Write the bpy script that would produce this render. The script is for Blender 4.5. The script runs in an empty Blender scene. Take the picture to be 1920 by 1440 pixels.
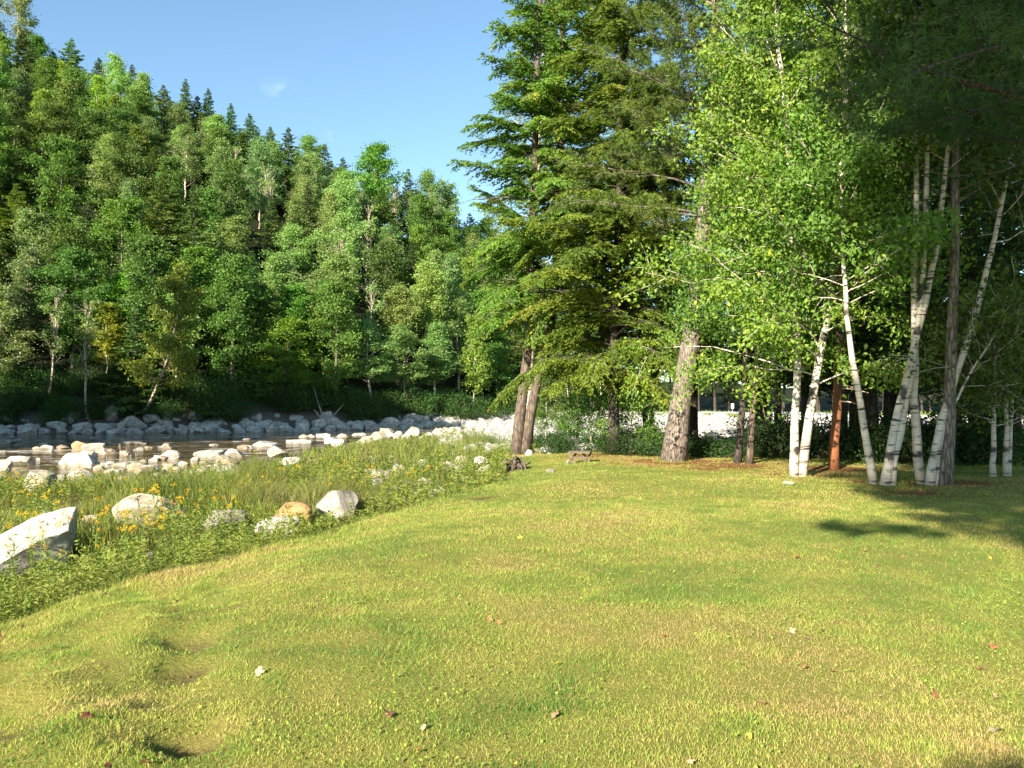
import bpy, math, random
import numpy as np
from mathutils import Vector

R = math.radians
rng = np.random.default_rng(11)
random.seed(5)
scene = bpy.context.scene
COL = scene.collection

# ------------------------------------------------------------------ camera, sky, sun, exposure
EYE = 1.65
F = 1507.0            # focal length in photograph pixels (1920 wide)
HZ = 759.5            # row of the horizon in the photograph
cam_d = bpy.data.cameras.new("camera")
cam_d.sensor_width = 36.0
cam_d.lens = 36.0 * F / 1920.0
cam_d.clip_start = 0.05
cam_d.clip_end = 3000
cam = bpy.data.objects.new("camera", cam_d)
COL.objects.link(cam)
cam.location = (0, 0, EYE)
cam.rotation_euler = (R(91.5), 0, 0)
scene.camera = cam

SUN_AZ, SUN_EL = 31.0, 23.5      # degrees left of straight behind the camera, elevation
S = Vector((-math.sin(R(SUN_AZ)) * math.cos(R(SUN_EL)), -math.cos(R(SUN_AZ)) * math.cos(R(SUN_EL)), math.sin(R(SUN_EL))))
world = bpy.data.worlds.new("World")
scene.world = world
world.use_nodes = True
wn, wl = world.node_tree.nodes, world.node_tree.links
bg = wn["Background"]
sky = wn.new("ShaderNodeTexSky")
sky.sky_type = 'NISHITA'
sky.sun_disc = False
sky.sun_elevation = R(SUN_EL)
sky.sun_rotation = math.atan2(S.x, S.y)
sky.altitude = 300
sky.air_density = 1.0
sky.dust_density = 0.3
sky.ozone_density = 1.0
# two little wisps of cloud, fixed to directions in the sky
tc = wn.new("ShaderNodeTexCoord")
def wisp(px, py, ax, ay):
    d = Vector(((px - 960) / F, 1.0, (HZ - py) / F)).normalized()
    sub = wn.new("ShaderNodeVectorMath"); sub.operation = 'SUBTRACT'; sub.inputs[1].default_value = d
    wl.new(tc.outputs['Generated'], sub.inputs[0])
    mul = wn.new("ShaderNodeVectorMath"); mul.operation = 'MULTIPLY'; mul.inputs[1].default_value = (1 / ax, 1 / ax, 1 / ay)
    wl.new(sub.outputs[0], mul.inputs[0])
    ln = wn.new("ShaderNodeVectorMath"); ln.operation = 'LENGTH'
    wl.new(mul.outputs[0], ln.inputs[0])
    mr = wn.new("ShaderNodeMapRange"); mr.inputs[1].default_value = 1.0; mr.inputs[2].default_value = 0.0
    wl.new(ln.outputs['Value'], mr.inputs[0])
    return mr.outputs[0]
a_, b_ = wisp(518, 158, 0.026, 0.014), wisp(612, 248, 0.018, 0.011)
mx = wn.new("ShaderNodeMath"); mx.operation = 'MAXIMUM'; wl.new(a_, mx.inputs[0]); wl.new(b_, mx.inputs[1])
nz = wn.new("ShaderNodeTexNoise"); nz.inputs['Scale'].default_value = 70; nz.inputs['Detail'].default_value = 6
wl.new(tc.outputs['Generated'], nz.inputs['Vector'])
nr = wn.new("ShaderNodeMapRange"); nr.inputs[1].default_value = 0.42; nr.inputs[2].default_value = 0.75
wl.new(nz.outputs['Fac'], nr.inputs[0])
mm = wn.new("ShaderNodeMath"); mm.operation = 'MULTIPLY'; wl.new(mx.outputs[0], mm.inputs[0]); wl.new(nr.outputs[0], mm.inputs[1])
m2 = wn.new("ShaderNodeMath"); m2.operation = 'MULTIPLY'; m2.inputs[1].default_value = 0.2; wl.new(mm.outputs[0], m2.inputs[0])
cm = wn.new("ShaderNodeMix"); cm.data_type = 'RGBA'
wl.new(m2.outputs[0], cm.inputs['Factor']); st_ = wn.new('ShaderNodeMix'); st_.data_type = 'RGBA'; st_.blend_type = 'MULTIPLY'; st_.inputs['Factor'].default_value = 1; st_.inputs['B'].default_value = (.90, 1.05, 1.07, 1); wl.new(sky.outputs[0], st_.inputs['A']); wl.new(st_.outputs['Result'], cm.inputs['A']); cm.inputs['B'].default_value = (5.6, 6.6, 7.4, 1)
wl.new(cm.outputs['Result'], bg.inputs['Color'])
bg.inputs['Strength'].default_value = 0.068

sun_d = bpy.data.lights.new("sun", 'SUN')
sun_d.energy = 4.6
sun_d.angle = R(0.53)
sun_d.color = (1.0, 0.90, 0.74)
sun = bpy.data.objects.new("sun", sun_d)
COL.objects.link(sun)
sun.rotation_euler = S.to_track_quat('Z', 'Y').to_euler()

scene.view_settings.view_transform = 'Standard'
scene.view_settings.look = 'None'
scene.view_settings.gamma = 1.0
scene.view_settings.exposure = 1.85
scene.cycles.max_bounces = 6
scene.cycles.transparent_max_bounces = 8
scene.cycles.use_denoising = True

# ------------------------------------------------------------------ mesh and object helpers
def mesh(name, V, polys, rnd=None, smooth=False, extra=None, mat=None):
    """polys: list of int arrays (n,3) or (n,4); rnd: per-vertex float attribute."""
    V = np.asarray(V, np.float32)
    me = bpy.data.meshes.new(name)
    polys = [np.asarray(p, np.int32) for p in polys if len(p)]
    loops = np.concatenate([p.ravel() for p in polys]) if polys else np.zeros(0, np.int32)
    tot = np.concatenate([np.full(len(p), p.shape[1], np.int32) for p in polys])
    start = np.concatenate([[0], np.cumsum(tot)[:-1]]).astype(np.int32)
    me.vertices.add(len(V)); me.vertices.foreach_set("co", V.ravel())
    me.loops.add(len(loops)); me.loops.foreach_set("vertex_index", loops)
    me.polygons.add(len(tot)); me.polygons.foreach_set("loop_start", start)
    me.update(calc_edges=True)
    me.polygons.foreach_set("use_smooth", np.full(len(tot), bool(smooth)))
    for k, arr in (([("rnd", rnd)] if rnd is not None else []) + list((extra or {}).items())):
        at = me.attributes.new(k, 'FLOAT', 'POINT')
        at.data.foreach_set("value", np.asarray(arr, np.float32))
    if mat: me.materials.append(mat)
    me.validate(verbose=False)
    return me

def link(name, data, parent=None, loc=(0, 0, 0), rot=(0, 0, 0), scale=(1, 1, 1)):
    o = bpy.data.objects.new(name, data)
    COL.objects.link(o)
    if parent: o.parent = parent
    o.location = loc; o.rotation_euler = rot; o.scale = scale
    return o

def tag(o, label=None, cat=None, group=None, kind=None):
    if label: o['label'] = label
    if cat: o['category'] = cat
    if group: o['group'] = group
    if kind: o['kind'] = kind
    return o

class Buf:
    def __init__(s): s.v, s.p, s.r, s.n = [], {3: [], 4: []}, [], 0
    def add(s, V, P, rnd=0.5):
        V = np.asarray(V, np.float32).reshape(-1, 3)
        for p in (P if isinstance(P, list) else [P]):
            if len(p): s.p[p.shape[1]].append(np.asarray(p) + s.n)
        s.v.append(V); s.n += len(V)
        s.r.append(np.broadcast_to(np.asarray(rnd, np.float32), (len(V),)))
        return s
    def mesh(s, name, mat, smooth=False):
        return mesh(name, np.concatenate(s.v), [np.concatenate(s.p[k]) for k in (3, 4) if s.p[k]], np.concatenate(s.r), smooth, None, mat)

def unit(a):
    a = np.asarray(a, float)
    return a / np.maximum(np.linalg.norm(a, axis=-1, keepdims=True), 1e-9)

def tube(path, rad, sides=6, cap=True, rough=0.0):
    path = np.asarray(path, float); n = len(path); rad = np.broadcast_to(np.asarray(rad, float), (n,))
    t = unit(np.gradient(path, axis=0))
    ref = np.where(np.abs(t[:, 2:3]) > 0.85, np.array([[1.0, 0, 0]]), np.array([[0, 0, 1.0]]))
    if np.abs(t[:, 2]).mean() > 0.6: ref = np.broadcast_to([[1.0, 0, 0]], t.shape)
    u = unit(np.cross(t, ref)); w = np.cross(t, u)
    a = np.arange(sides) * 2 * np.pi / sides
    rr = rad[:, None] * (1 + rough * (rng.random((n, sides)) - .5)) if rough else np.repeat(rad[:, None], sides, 1)
    V = path[:, None, :] + rr[..., None] * (np.cos(a)[None, :, None] * u[:, None, :] + np.sin(a)[None, :, None] * w[:, None, :])
    V = V.reshape(-1, 3)
    i = np.arange(n - 1)[:, None] * sides; j = np.arange(sides)[None, :]; j2 = (j + 1) % sides
    Q = np.stack([i + j, i + j2, i + sides + j2, i + sides + j], -1).reshape(-1, 4)
    P = [Q]
    if cap:
        V = np.vstack([V, path[0], path[-1]])
        c0, c1 = n * sides, n * sides + 1
        P.append(np.stack([np.full(sides, c0), (np.arange(sides) + 1) % sides, np.arange(sides)], -1))
        P.append(np.stack([np.full(sides, c1), (n - 1) * sides + np.arange(sides), (n - 1) * sides + (np.arange(sides) + 1) % sides], -1))
    return V, P

def box(c, s, rot=None):
    c = np.asarray(c, float); s = np.asarray(s, float) / 2
    V = np.array([[x, y, z] for x in (-1, 1) for y in (-1, 1) for z in (-1, 1)], float) * s
    if rot is not None: V = V @ np.asarray(rot).T
    Q = np.array([[0, 1, 3, 2], [4, 6, 7, 5], [0, 4, 5, 1], [2, 3, 7, 6], [0, 2, 6, 4], [1, 5, 7, 3]])
    return V + c, Q

def leaves(P, D, L, W, fold=0.2):
    """flat pointed leaves: base P, axis D, random roll"""
    n = len(P); D = unit(D)
    rv = rng.normal(size=(n, 3)); s = unit(np.cross(D, rv)); nn = np.cross(s, D)
    L = np.broadcast_to(np.asarray(L, float), (n,))[:, None]; W = np.broadcast_to(np.asarray(W, float), (n,))[:, None]
    V = np.empty((n, 4, 3))
    V[:, 0] = P; V[:, 1] = P + D * L * .45 + s * W * .5 + nn * W * fold
    V[:, 2] = P + D * L; V[:, 3] = P + D * L * .45 - s * W * .5 + nn * W * fold
    return V.reshape(-1, 3), np.arange(4 * n).reshape(-1, 4)

def spline(pts, n):
    """smooth path through control points"""
    pts = np.asarray(pts, float); k = len(pts)
    d = np.concatenate([[0], np.cumsum(np.linalg.norm(np.diff(pts, axis=0), axis=1))])
    t = np.linspace(0, d[-1], n); out = np.empty((n, 3))
    m = np.gradient(pts, d, axis=0) if k > 2 else np.repeat(((pts[1] - pts[0]) / d[1])[None], 2, 0)
    idx = np.clip(np.searchsorted(d, t, side='right') - 1, 0, k - 2)
    h = d[idx + 1] - d[idx]; s = ((t - d[idx]) / h)[:, None]; h = h[:, None]
    return ((2 * s**3 - 3 * s**2 + 1) * pts[idx] + (s**3 - 2 * s**2 + s) * h * m[idx] + (-2 * s**3 + 3 * s**2) * pts[idx + 1] + (s**3 - s**2) * h * m[idx + 1])

def _hash(ix, iy, seed):
    h = (ix * 374761393 + iy * 668265263 + seed * 974711) & 0xffffffff
    h = ((h ^ (h >> 13)) * 1274126177) & 0xffffffff
    return ((h ^ (h >> 16)) & 0xffff) / 65535.0
def noise(x, y, sc=1.0, seed=0, oct=3):
    x = np.asarray(x, float) / sc; y = np.asarray(y, float) / sc; o = 0; a = 1; tot = 0
    for k in range(oct):
        ix, iy = np.floor(x).astype(np.int64), np.floor(y).astype(np.int64); fx, fy = x - ix, y - iy
        fx = fx * fx * (3 - 2 * fx); fy = fy * fy * (3 - 2 * fy)
        v = (_hash(ix, iy, seed + k) * (1 - fx) + _hash(ix + 1, iy, seed + k) * fx) * (1 - fy) + (_hash(ix, iy + 1, seed + k) * (1 - fx) + _hash(ix + 1, iy + 1, seed + k) * fx) * fy
        o = o + a * v; tot += a; a *= .5; x = x * 2.03; y = y * 2.03
    return o / tot
def sm(a, b, x):
    t = np.clip((np.asarray(x, float) - a) / (b - a), 0, 1)
    return t * t * (3 - 2 * t)

# ------------------------------------------------------------------ materials
def mat(name):
    m = bpy.data.materials.new(name); m.use_nodes = True
    nt = m.node_tree; nt.nodes.clear()
    out = nt.nodes.new("ShaderNodeOutputMaterial")
    return m, nt.nodes, nt.links, out
def ramp(N, stops):
    r = N.new("ShaderNodeValToRGB"); e = r.color_ramp.elements
    while len(e) < len(stops): e.new(0.5)
    for k, (p, c) in enumerate(stops):
        e[k].position = p; e[k].color = (*c, 1)
    return r

def leaf_mat(name, stops, trans=0.4, gloss=0.06, rough=0.45, vary=0.25):
    gloss *= .45; rough = .6
    m, N, L, out = mat(name)
    at = N.new("ShaderNodeAttribute"); at.attribute_name = "rnd"
    r = ramp(N, stops); L.new(at.outputs['Fac'], r.inputs[0])
    oi = N.new("ShaderNodeObjectInfo")
    tint = N.new("ShaderNodeMix"); tint.data_type = 'RGBA'; tint.blend_type = 'MULTIPLY'; tint.inputs['Factor'].default_value = 1
    L.new(r.outputs[0], tint.inputs['A']); L.new(oi.outputs['Color'], tint.inputs['B'])
    hv = N.new("ShaderNodeHueSaturation")
    mr = N.new("ShaderNodeMapRange"); mr.inputs[3].default_value = 0.5 - 0.015; mr.inputs[4].default_value = 0.5 + 0.02
    L.new(oi.outputs['Random'], mr.inputs[0]); L.new(mr.outputs[0], hv.inputs['Hue'])
    mv = N.new("ShaderNodeMapRange"); mv.inputs[3].default_value = 1 - vary; mv.inputs[4].default_value = 1 + vary
    L.new(oi.outputs['Random'], mv.inputs[0]); L.new(mv.outputs[0], hv.inputs['Value'])
    L.new(tint.outputs['Result'], hv.inputs['Color'])
    d = N.new("ShaderNodeBsdfDiffuse"); t = N.new("ShaderNodeBsdfTranslucent"); g = N.new("ShaderNodeBsdfGlossy")
    g.inputs['Roughness'].default_value = rough
    g.inputs['Color'].default_value = (.8, .85, .8, 1)
    ty = N.new("ShaderNodeMix"); ty.data_type = 'RGBA'; ty.blend_type = 'MULTIPLY'; ty.inputs['Factor'].default_value = 1
    ty.inputs['B'].default_value = (1.15, 1.2, 0.55, 1)
    L.new(hv.outputs[0], ty.inputs['A']); L.new(hv.outputs[0], d.inputs[0]); L.new(ty.outputs['Result'], t.inputs[0])
    m1 = N.new("ShaderNodeMixShader"); m1.inputs[0].default_value = trans
    L.new(d.outputs[0], m1.inputs[1]); L.new(t.outputs[0], m1.inputs[2])
    m2 = N.new("ShaderNodeMixShader"); m2.inputs[0].default_value = gloss
    L.new(m1.outputs[0], m2.inputs[1]); L.new(g.outputs[0], m2.inputs[2])
    L.new(m2.outputs[0], out.inputs[0])
    return m

def bark_mat(name, c0, c1, sx=(9, 9, 1.6), bump=0.5, c2=None, orange=None):
    m, N, L, out = mat(name)
    tc = N.new("ShaderNodeTexCoord"); mp = N.new("ShaderNodeMapping"); mp.inputs['Scale'].default_value = sx
    L.new(tc.outputs['Object'], mp.inputs[0])
    n = N.new("ShaderNodeTexNoise"); n.inputs['Scale'].default_value = 1.6; n.inputs['Detail'].default_value = 7; n.inputs['Roughness'].default_value = .65
    L.new(mp.outputs[0], n.inputs[0])
    vo = N.new("ShaderNodeTexVoronoi"); vo.feature = 'DISTANCE_TO_EDGE'; vo.inputs['Scale'].default_value = 1.8
    dm = N.new("ShaderNodeVectorMath"); dm.operation = 'ADD'
    sc_ = N.new("ShaderNodeVectorMath"); sc_.operation = 'SCALE'; sc_.inputs['Scale'].default_value = .7
    L.new(n.outputs['Color'], sc_.inputs[0]); L.new(mp.outputs[0], dm.inputs[0]); L.new(sc_.outputs[0], dm.inputs[1]); L.new(dm.outputs[0], vo.inputs[0])
    r1 = ramp(N, [(0.0, tuple(x * .35 for x in c0)), (.12, c0), (.6, c1)]); L.new(vo.outputs['Distance'], r1.inputs[0])
    mixc = N.new("ShaderNodeMix"); mixc.data_type = 'RGBA'; mixc.blend_type = 'OVERLAY'; mixc.inputs['Factor'].default_value = .6
    L.new(r1.outputs[0], mixc.inputs['A']); L.new(n.outputs['Fac'], mixc.inputs['B'])
    col = mixc.outputs['Result']
    if orange:
        sp = N.new("ShaderNodeSeparateXYZ"); L.new(tc.outputs['Object'], sp.inputs[0])
        mr = N.new("ShaderNodeMapRange"); mr.inputs[1].default_value = orange[1]; mr.inputs[2].default_value = orange[2]; mr.inputs[3].default_value = .85; mr.inputs[4].default_value = 0
        L.new(sp.outputs['Z'], mr.inputs[0])
        mo = N.new("ShaderNodeMix"); mo.data_type = 'RGBA'; L.new(mr.outputs[0], mo.inputs['Factor']); L.new(col, mo.inputs['A']); mo.inputs['B'].default_value = (*orange[0], 1)
        col = mo.outputs['Result']
    p = N.new("ShaderNodeBsdfPrincipled"); p.inputs['Roughness'].default_value = .9
    L.new(col, p.inputs['Base Color'])
    b = N.new("ShaderNodeBump"); b.inputs['Strength'].default_value = bump; b.inputs['Distance'].default_value = .03
    L.new(vo.outputs['Distance'], b.inputs['Height']); L.new(b.outputs[0], p.inputs['Normal'])
    L.new(p.outputs[0], out.inputs[0])
    return m

def birch_mat(name, white=(.60, .57, .515)):
    m, N, L, out = mat(name)
    tc = N.new("ShaderNodeTexCoord"); mp = N.new("ShaderNodeMapping"); mp.inputs['Scale'].default_value = (2.2, 2.2, 16)
    L.new(tc.outputs['Object'], mp.inputs[0])
    n = N.new("ShaderNodeTexNoise"); n.inputs['Scale'].default_value = 1.3; n.inputs['Detail'].default_value = 5
    L.new(mp.outputs[0], n.inputs[0])
    r = ramp(N, [(0.0, (.03, .025, .02)), (.37, (.05, .04, .035)), (.43, tuple(x * .8 for x in white)), (.55, white), (1, white)])
    L.new(n.outputs['Fac'], r.inputs[0])
    n2 = N.new("ShaderNodeTexNoise"); n2.inputs['Scale'].default_value = 2.3; n2.inputs['Detail'].default_value = 4
    L.new(tc.outputs['Object'], n2.inputs[0])
    r2 = ramp(N, [(.0, (.04, .035, .03)), (.36, (.08, .07, .06)), (.43, (.86, .78, .7)), (1, (1, 1, 1))]); L.new(n2.outputs['Fac'], r2.inputs[0])
    mu = N.new("ShaderNodeMix"); mu.data_type = 'RGBA'; mu.blend_type = 'MULTIPLY'; mu.inputs['Factor'].default_value = 1
    L.new(r.outputs[0], mu.inputs['A']); L.new(r2.outputs[0], mu.inputs['B'])
    p = N.new("ShaderNodeBsdfPrincipled"); p.inputs['Roughness'].default_value = .7
    L.new(mu.outputs['Result'], p.inputs['Base Color'])
    b = N.new("ShaderNodeBump"); b.inputs['Strength'].default_value = .35; b.inputs['Distance'].default_value = .015
    L.new(n.outputs['Fac'], b.inputs['Height']); L.new(b.outputs[0], p.inputs['Normal'])
    L.new(p.outputs[0], out.inputs[0])
    return m

def rock_mat(name, c0, c1, lichen=(.10, .10, .08), amt=.25):
    m, N, L, out = mat(name)
    tc = N.new("ShaderNodeTexCoord"); oi = N.new("ShaderNodeObjectInfo")
    ge = N.new("ShaderNodeNewGeometry")
    n = N.new("ShaderNodeTexNoise"); n.inputs['Scale'].default_value = 3.2; n.inputs['Detail'].default_value = 9; n.inputs['Roughness'].default_value = .62
    L.new(ge.outputs['Position'], n.inputs[0])
    r = ramp(N, [(.3, c0), (.62, c1)]); L.new(n.outputs['Fac'], r.inputs[0])
    n2 = N.new("ShaderNodeTexNoise"); n2.inputs['Scale'].default_value = 26; n2.inputs['Detail'].default_value = 5
    L.new(ge.outputs['Position'], n2.inputs[0])
    n3 = N.new("ShaderNodeTexNoise"); n3.inputs['Scale'].default_value = 7; n3.inputs['Detail'].default_value = 8; n3.inputs['Roughness'].default_value = .7
    L.new(ge.outputs['Position'], n3.inputs[0])
    r3 = ramp(N, [(.56, (0, 0, 0)), (.66, (1, 1, 1))]); L.new(n3.outputs['Fac'], r3.inputs[0])
    sc = N.new("ShaderNodeMath"); sc.operation = 'MULTIPLY'; sc.inputs[1].default_value = amt; L.new(r3.outputs[0], sc.inputs[0])
    ml = N.new("ShaderNodeMix"); ml.data_type = 'RGBA'; L.new(sc.outputs[0], ml.inputs['Factor']); L.new(r.outputs[0], ml.inputs['A']); ml.inputs['B'].default_value = (*lichen, 1)
    ov = N.new("ShaderNodeMix"); ov.data_type = 'RGBA'; ov.blend_type = 'OVERLAY'; ov.inputs['Factor'].default_value = .35
    L.new(ml.outputs['Result'], ov.inputs['A']); L.new(n2.outputs['Fac'], ov.inputs['B'])
    tn = N.new("ShaderNodeMix"); tn.data_type = 'RGBA'; tn.blend_type = 'MULTIPLY'; tn.inputs['Factor'].default_value = 1
    L.new(ov.outputs['Result'], tn.inputs['A']); L.new(oi.outputs['Color'], tn.inputs['B'])
    p = N.new("ShaderNodeBsdfPrincipled"); p.inputs['Roughness'].default_value = .85
    L.new(tn.outputs['Result'], p.inputs['Base Color'])
    b = N.new("ShaderNodeBump"); b.inputs['Strength'].default_value = .55; b.inputs['Distance'].default_value = .04
    L.new(n.outputs['Fac'], b.inputs['Height'])
    b2 = N.new("ShaderNodeBump"); b2.inputs['Strength'].default_value = .3; b2.inputs['Distance'].default_value = .01
    L.new(n2.outputs['Fac'], b2.inputs['Height']); L.new(b.outputs[0], b2.inputs['Normal']); L.new(b2.outputs[0], p.inputs['Normal'])
    L.new(p.outputs[0], out.inputs[0])
    return m

def plain_mat(name, c, rough=.7, metal=0, var=.3, scale=8, stretch=(1, 1, 1)):
    m, N, L, out = mat(name)
    tc = N.new("ShaderNodeTexCoord"); mp = N.new("ShaderNodeMapping"); mp.inputs['Scale'].default_value = stretch; L.new(tc.outputs['Object'], mp.inputs[0])
    n = N.new("ShaderNodeTexNoise"); n.inputs['Scale'].default_value = scale; n.inputs['Detail'].default_value = 6; L.new(mp.outputs[0], n.inputs[0])
    r = ramp(N, [(.3, tuple(x * (1 - var) for x in c)), (.7, tuple(min(1, x * (1 + var)) for x in c))]); L.new(n.outputs['Fac'], r.inputs[0])
    oi = N.new("ShaderNodeObjectInfo"); tn = N.new("ShaderNodeMix"); tn.data_type = 'RGBA'; tn.blend_type = 'MULTIPLY'; tn.inputs['Factor'].default_value = 1
    L.new(r.outputs[0], tn.inputs['A']); L.new(oi.outputs['Color'], tn.inputs['B'])
    p = N.new("ShaderNodeBsdfPrincipled"); p.inputs['Roughness'].default_value = rough; p.inputs['Metallic'].default_value = metal
    L.new(tn.outputs['Result'], p.inputs['Base Color'])
    b = N.new("ShaderNodeBump"); b.inputs['Strength'].default_value = .3; b.inputs['Distance'].default_value = .01; L.new(n.outputs['Fac'], b.inputs['Height']); L.new(b.outputs[0], p.inputs['Normal'])
    L.new(p.outputs[0], out.inputs[0])
    return m

M = {}
M['birch_leaf'] = leaf_mat('birch_leaf', [(0, (.06, .105, .012)), (.5, (.12, .175, .02)), (.88, (.19, .235, .03)), (1, (.27, .25, .035))], .45, .07, .4)
M['maple_leaf'] = leaf_mat('maple_leaf', [(0, (.035, .085, .012)), (.6, (.075, .14, .02)), (1, (.13, .19, .03))], .42, .06, .4)
M['poplar_leaf'] = leaf_mat('poplar_leaf', [(0, (.075, .135, .03)), (.5, (.13, .19, .05)), (1, (.205, .26, .095))], .45, .10, .45)
M['hemlock_needle'] = leaf_mat('hemlock_needle', [(0, (.035, .075, .012)), (.55, (.085, .14, .022)), (.93, (.14, .195, .035)), (1, (.28, .17, .03))], .42, .04, .5)
M['pine_needle'] = leaf_mat('pine_needle', [(0, (.028, .065, .018)), (.6, (.06, .115, .03)), (1, (.10, .16, .045))], .3, .05, .45)
M['spruce_needle'] = leaf_mat('spruce_needle', [(0, (.025, .055, .014)), (.6, (.055, .10, .024)), (1, (.095, .145, .036))], .22, .04, .5)
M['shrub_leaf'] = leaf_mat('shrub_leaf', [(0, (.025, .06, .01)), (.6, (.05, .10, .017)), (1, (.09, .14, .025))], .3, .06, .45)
M['weed'] = leaf_mat('weed', [(0, (.07, .13, .022)), (.3, (.15, .24, .035)), (.7, (.28, .37, .055)), (.9, (.25, .25, .08)), (1, (.33, .27, .14))], .4, .05, .5)
M['goldenrod_leaf'] = leaf_mat('goldenrod_leaf', [(0, (.07, .14, .02)), (1, (.25, .30, .045))], .4, .05, .5)
M['goldenrod_flower'] = leaf_mat('goldenrod_flower', [(0, (.60, .34, .01)), (1, (.85, .56, .03))], .3, .02, .5, .1)
M['lawn'] = leaf_mat('lawn', [(0, (.48, .34, .16)), (.2, (.50, .42, .145)), (.42, (.42, .44, .09)), (.68, (.30, .385, .064)), (1, (.12, .22, .036))], .4, .03, .5, 0)
M['fallen'] = plain_mat('fallen_leaf', (.8, .8, .8), .6, 0, .25, 30)
M['bark_grey'] = bark_mat('bark_grey', (.15, .12, .095), (.36, .30, .24))
M['bark_brown'] = bark_mat('bark_brown', (.10, .075, .055), (.26, .20, .15))
M['bark_dark'] = bark_mat('bark_dark', (.05, .04, .03), (.13, .10, .08))
M['bark_orange'] = bark_mat('bark_orange', (.09, .06, .045), (.24, .17, .12), orange=((.24, .08, .028), .6, 3.6))
M['bark_birch'] = birch_mat('bark_birch')
M['bark_poplar'] = birch_mat('bark_poplar', (.60, .54, .44))
M['twig'] = plain_mat('twig_wood', (.17, .13, .09), .9)
M['rock'] = rock_mat('boulder_granite', (.16, .14, .115), (.45, .42, .365), amt=.5)
M['cobble'] = rock_mat('cobble_stone', (.16, .15, .13), (.44, .42, .38), amt=.3)
M['wood_grey'] = plain_mat('weathered_wood', (.115, .085, .062), .85, 0, .5, 6, (1, 12, 12))
M['wood_drift'] = plain_mat('drift_wood', (.36, .30, .23), .9, 0, .3, 5, (1, 1, 6))
M['concrete'] = plain_mat('concrete', (.58, .55, .50), .85, 0, .12, 3)
M['steel'] = plain_mat('galvanised_steel', (.50, .52, .54), .45, .6, .12, 4)
M['teal'] = plain_mat('teal_paint', (.03, .30, .26), .5, 0, .2, 3)
M['white_paint'] = plain_mat('white_paint', (.78, .78, .76), .5, 0, .05, 3)

# ------------------------------------------------------------------ terrain
WATER = -1.0
LAWN = np.array([(-9, -60), (-6.2, -20), (-5.2, 0), (-4.3, 6.7), (-3.95, 8.9), (-3.35, 10.3), (-2.8, 11.7), (-1.9, 14.2), (-1.0, 17.3), (0, 20.7), (.15, 25), (-.3, 27.5), (-.2, 30.2), (2, 31.5), (5, 33.5), (8.5, 35), (12, 38), (20, 48), (34, 70), (80, 80), (140, 60), (140, -60)], float)
NEAR = [(-140, 30), (-80, 40), (-55, 46), (-38, 44), (-24, 34), (-17.5, 27.5), (-15.6, 29), (-12.2, 28.6), (-13.2, 37), (-12.2, 44), (-11.3, 55), (-10, 69), (-7.0, 85), (0, 91), (12, 96), (40, 103), (140, 118)]
FARB = [(140, 132), (40, 115), (12, 108), (2, 103), (-8.5, 93), (-19.6, 82), (-33, 75), (-45, 71), (-75, 63), (-140, 52)]
RIVER = np.array(NEAR + FARB, float)
FARL = np.array(FARB[::-1], float)
def sdist(poly, x, y):
    """signed distance to a closed polygon, positive outside"""
    x = np.asarray(x, float); y = np.asarray(y, float)
    d = np.full(x.shape, 1e9); inside = np.zeros(x.shape, bool)
    for (ax, ay), (bx, by) in zip(poly, np.roll(poly, -1, 0)):
        ex, ey = bx - ax, by - ay
        t = np.clip(((x - ax) * ex + (y - ay) * ey) / (ex * ex + ey * ey), 0, 1)
        d = np.minimum(d, np.hypot(x - ax - t * ex, y - ay - t * ey))
        c = (ay > y) != (by > y)
        inside ^= c & (x < ex * (y - ay) / (ey if ey else 1e-9) + ax)
    return np.where(inside, -d, d)
def far_d(x, y):
    """distance beyond the far waterline (negative this side of it)"""
    yl = np.interp(x, FARL[:, 0], FARL[:, 1])
    return (y - yl) * .88
HOLES = [(370, 1125, .30, .15), (365, 1190, .26, .15), (355, 1240, .22, .09), (360, 1375, .22, .17), (290, 1310, .15, .06), (35, 1370, .2, .05), (60, 1240, .2, .05), (905, 918, .45, .03)]
hole_xy = []
for px, py, r, dp in HOLES:
    Y = EYE * F / (py - HZ); hole_xy.append(((px - 960) / F * Y, Y, r, dp))
UR = [-1.4, -.9, -.66, -.45, -.305, -.21, -.133, -.06, -.02, .05, .12, .3, .8]
HR = [99, 88, 66, 55, 43, 38, 34, 28, 24, 14, 8, 6, 8]
DR = [95, 90, 84, 78, 70, 66, 62, 56, 52, 45, 45, 50, 50]
DS = [3, 3, 3, 3, 3, 3, 4, 6, 9, 24, 28, 28, 28]
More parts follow.
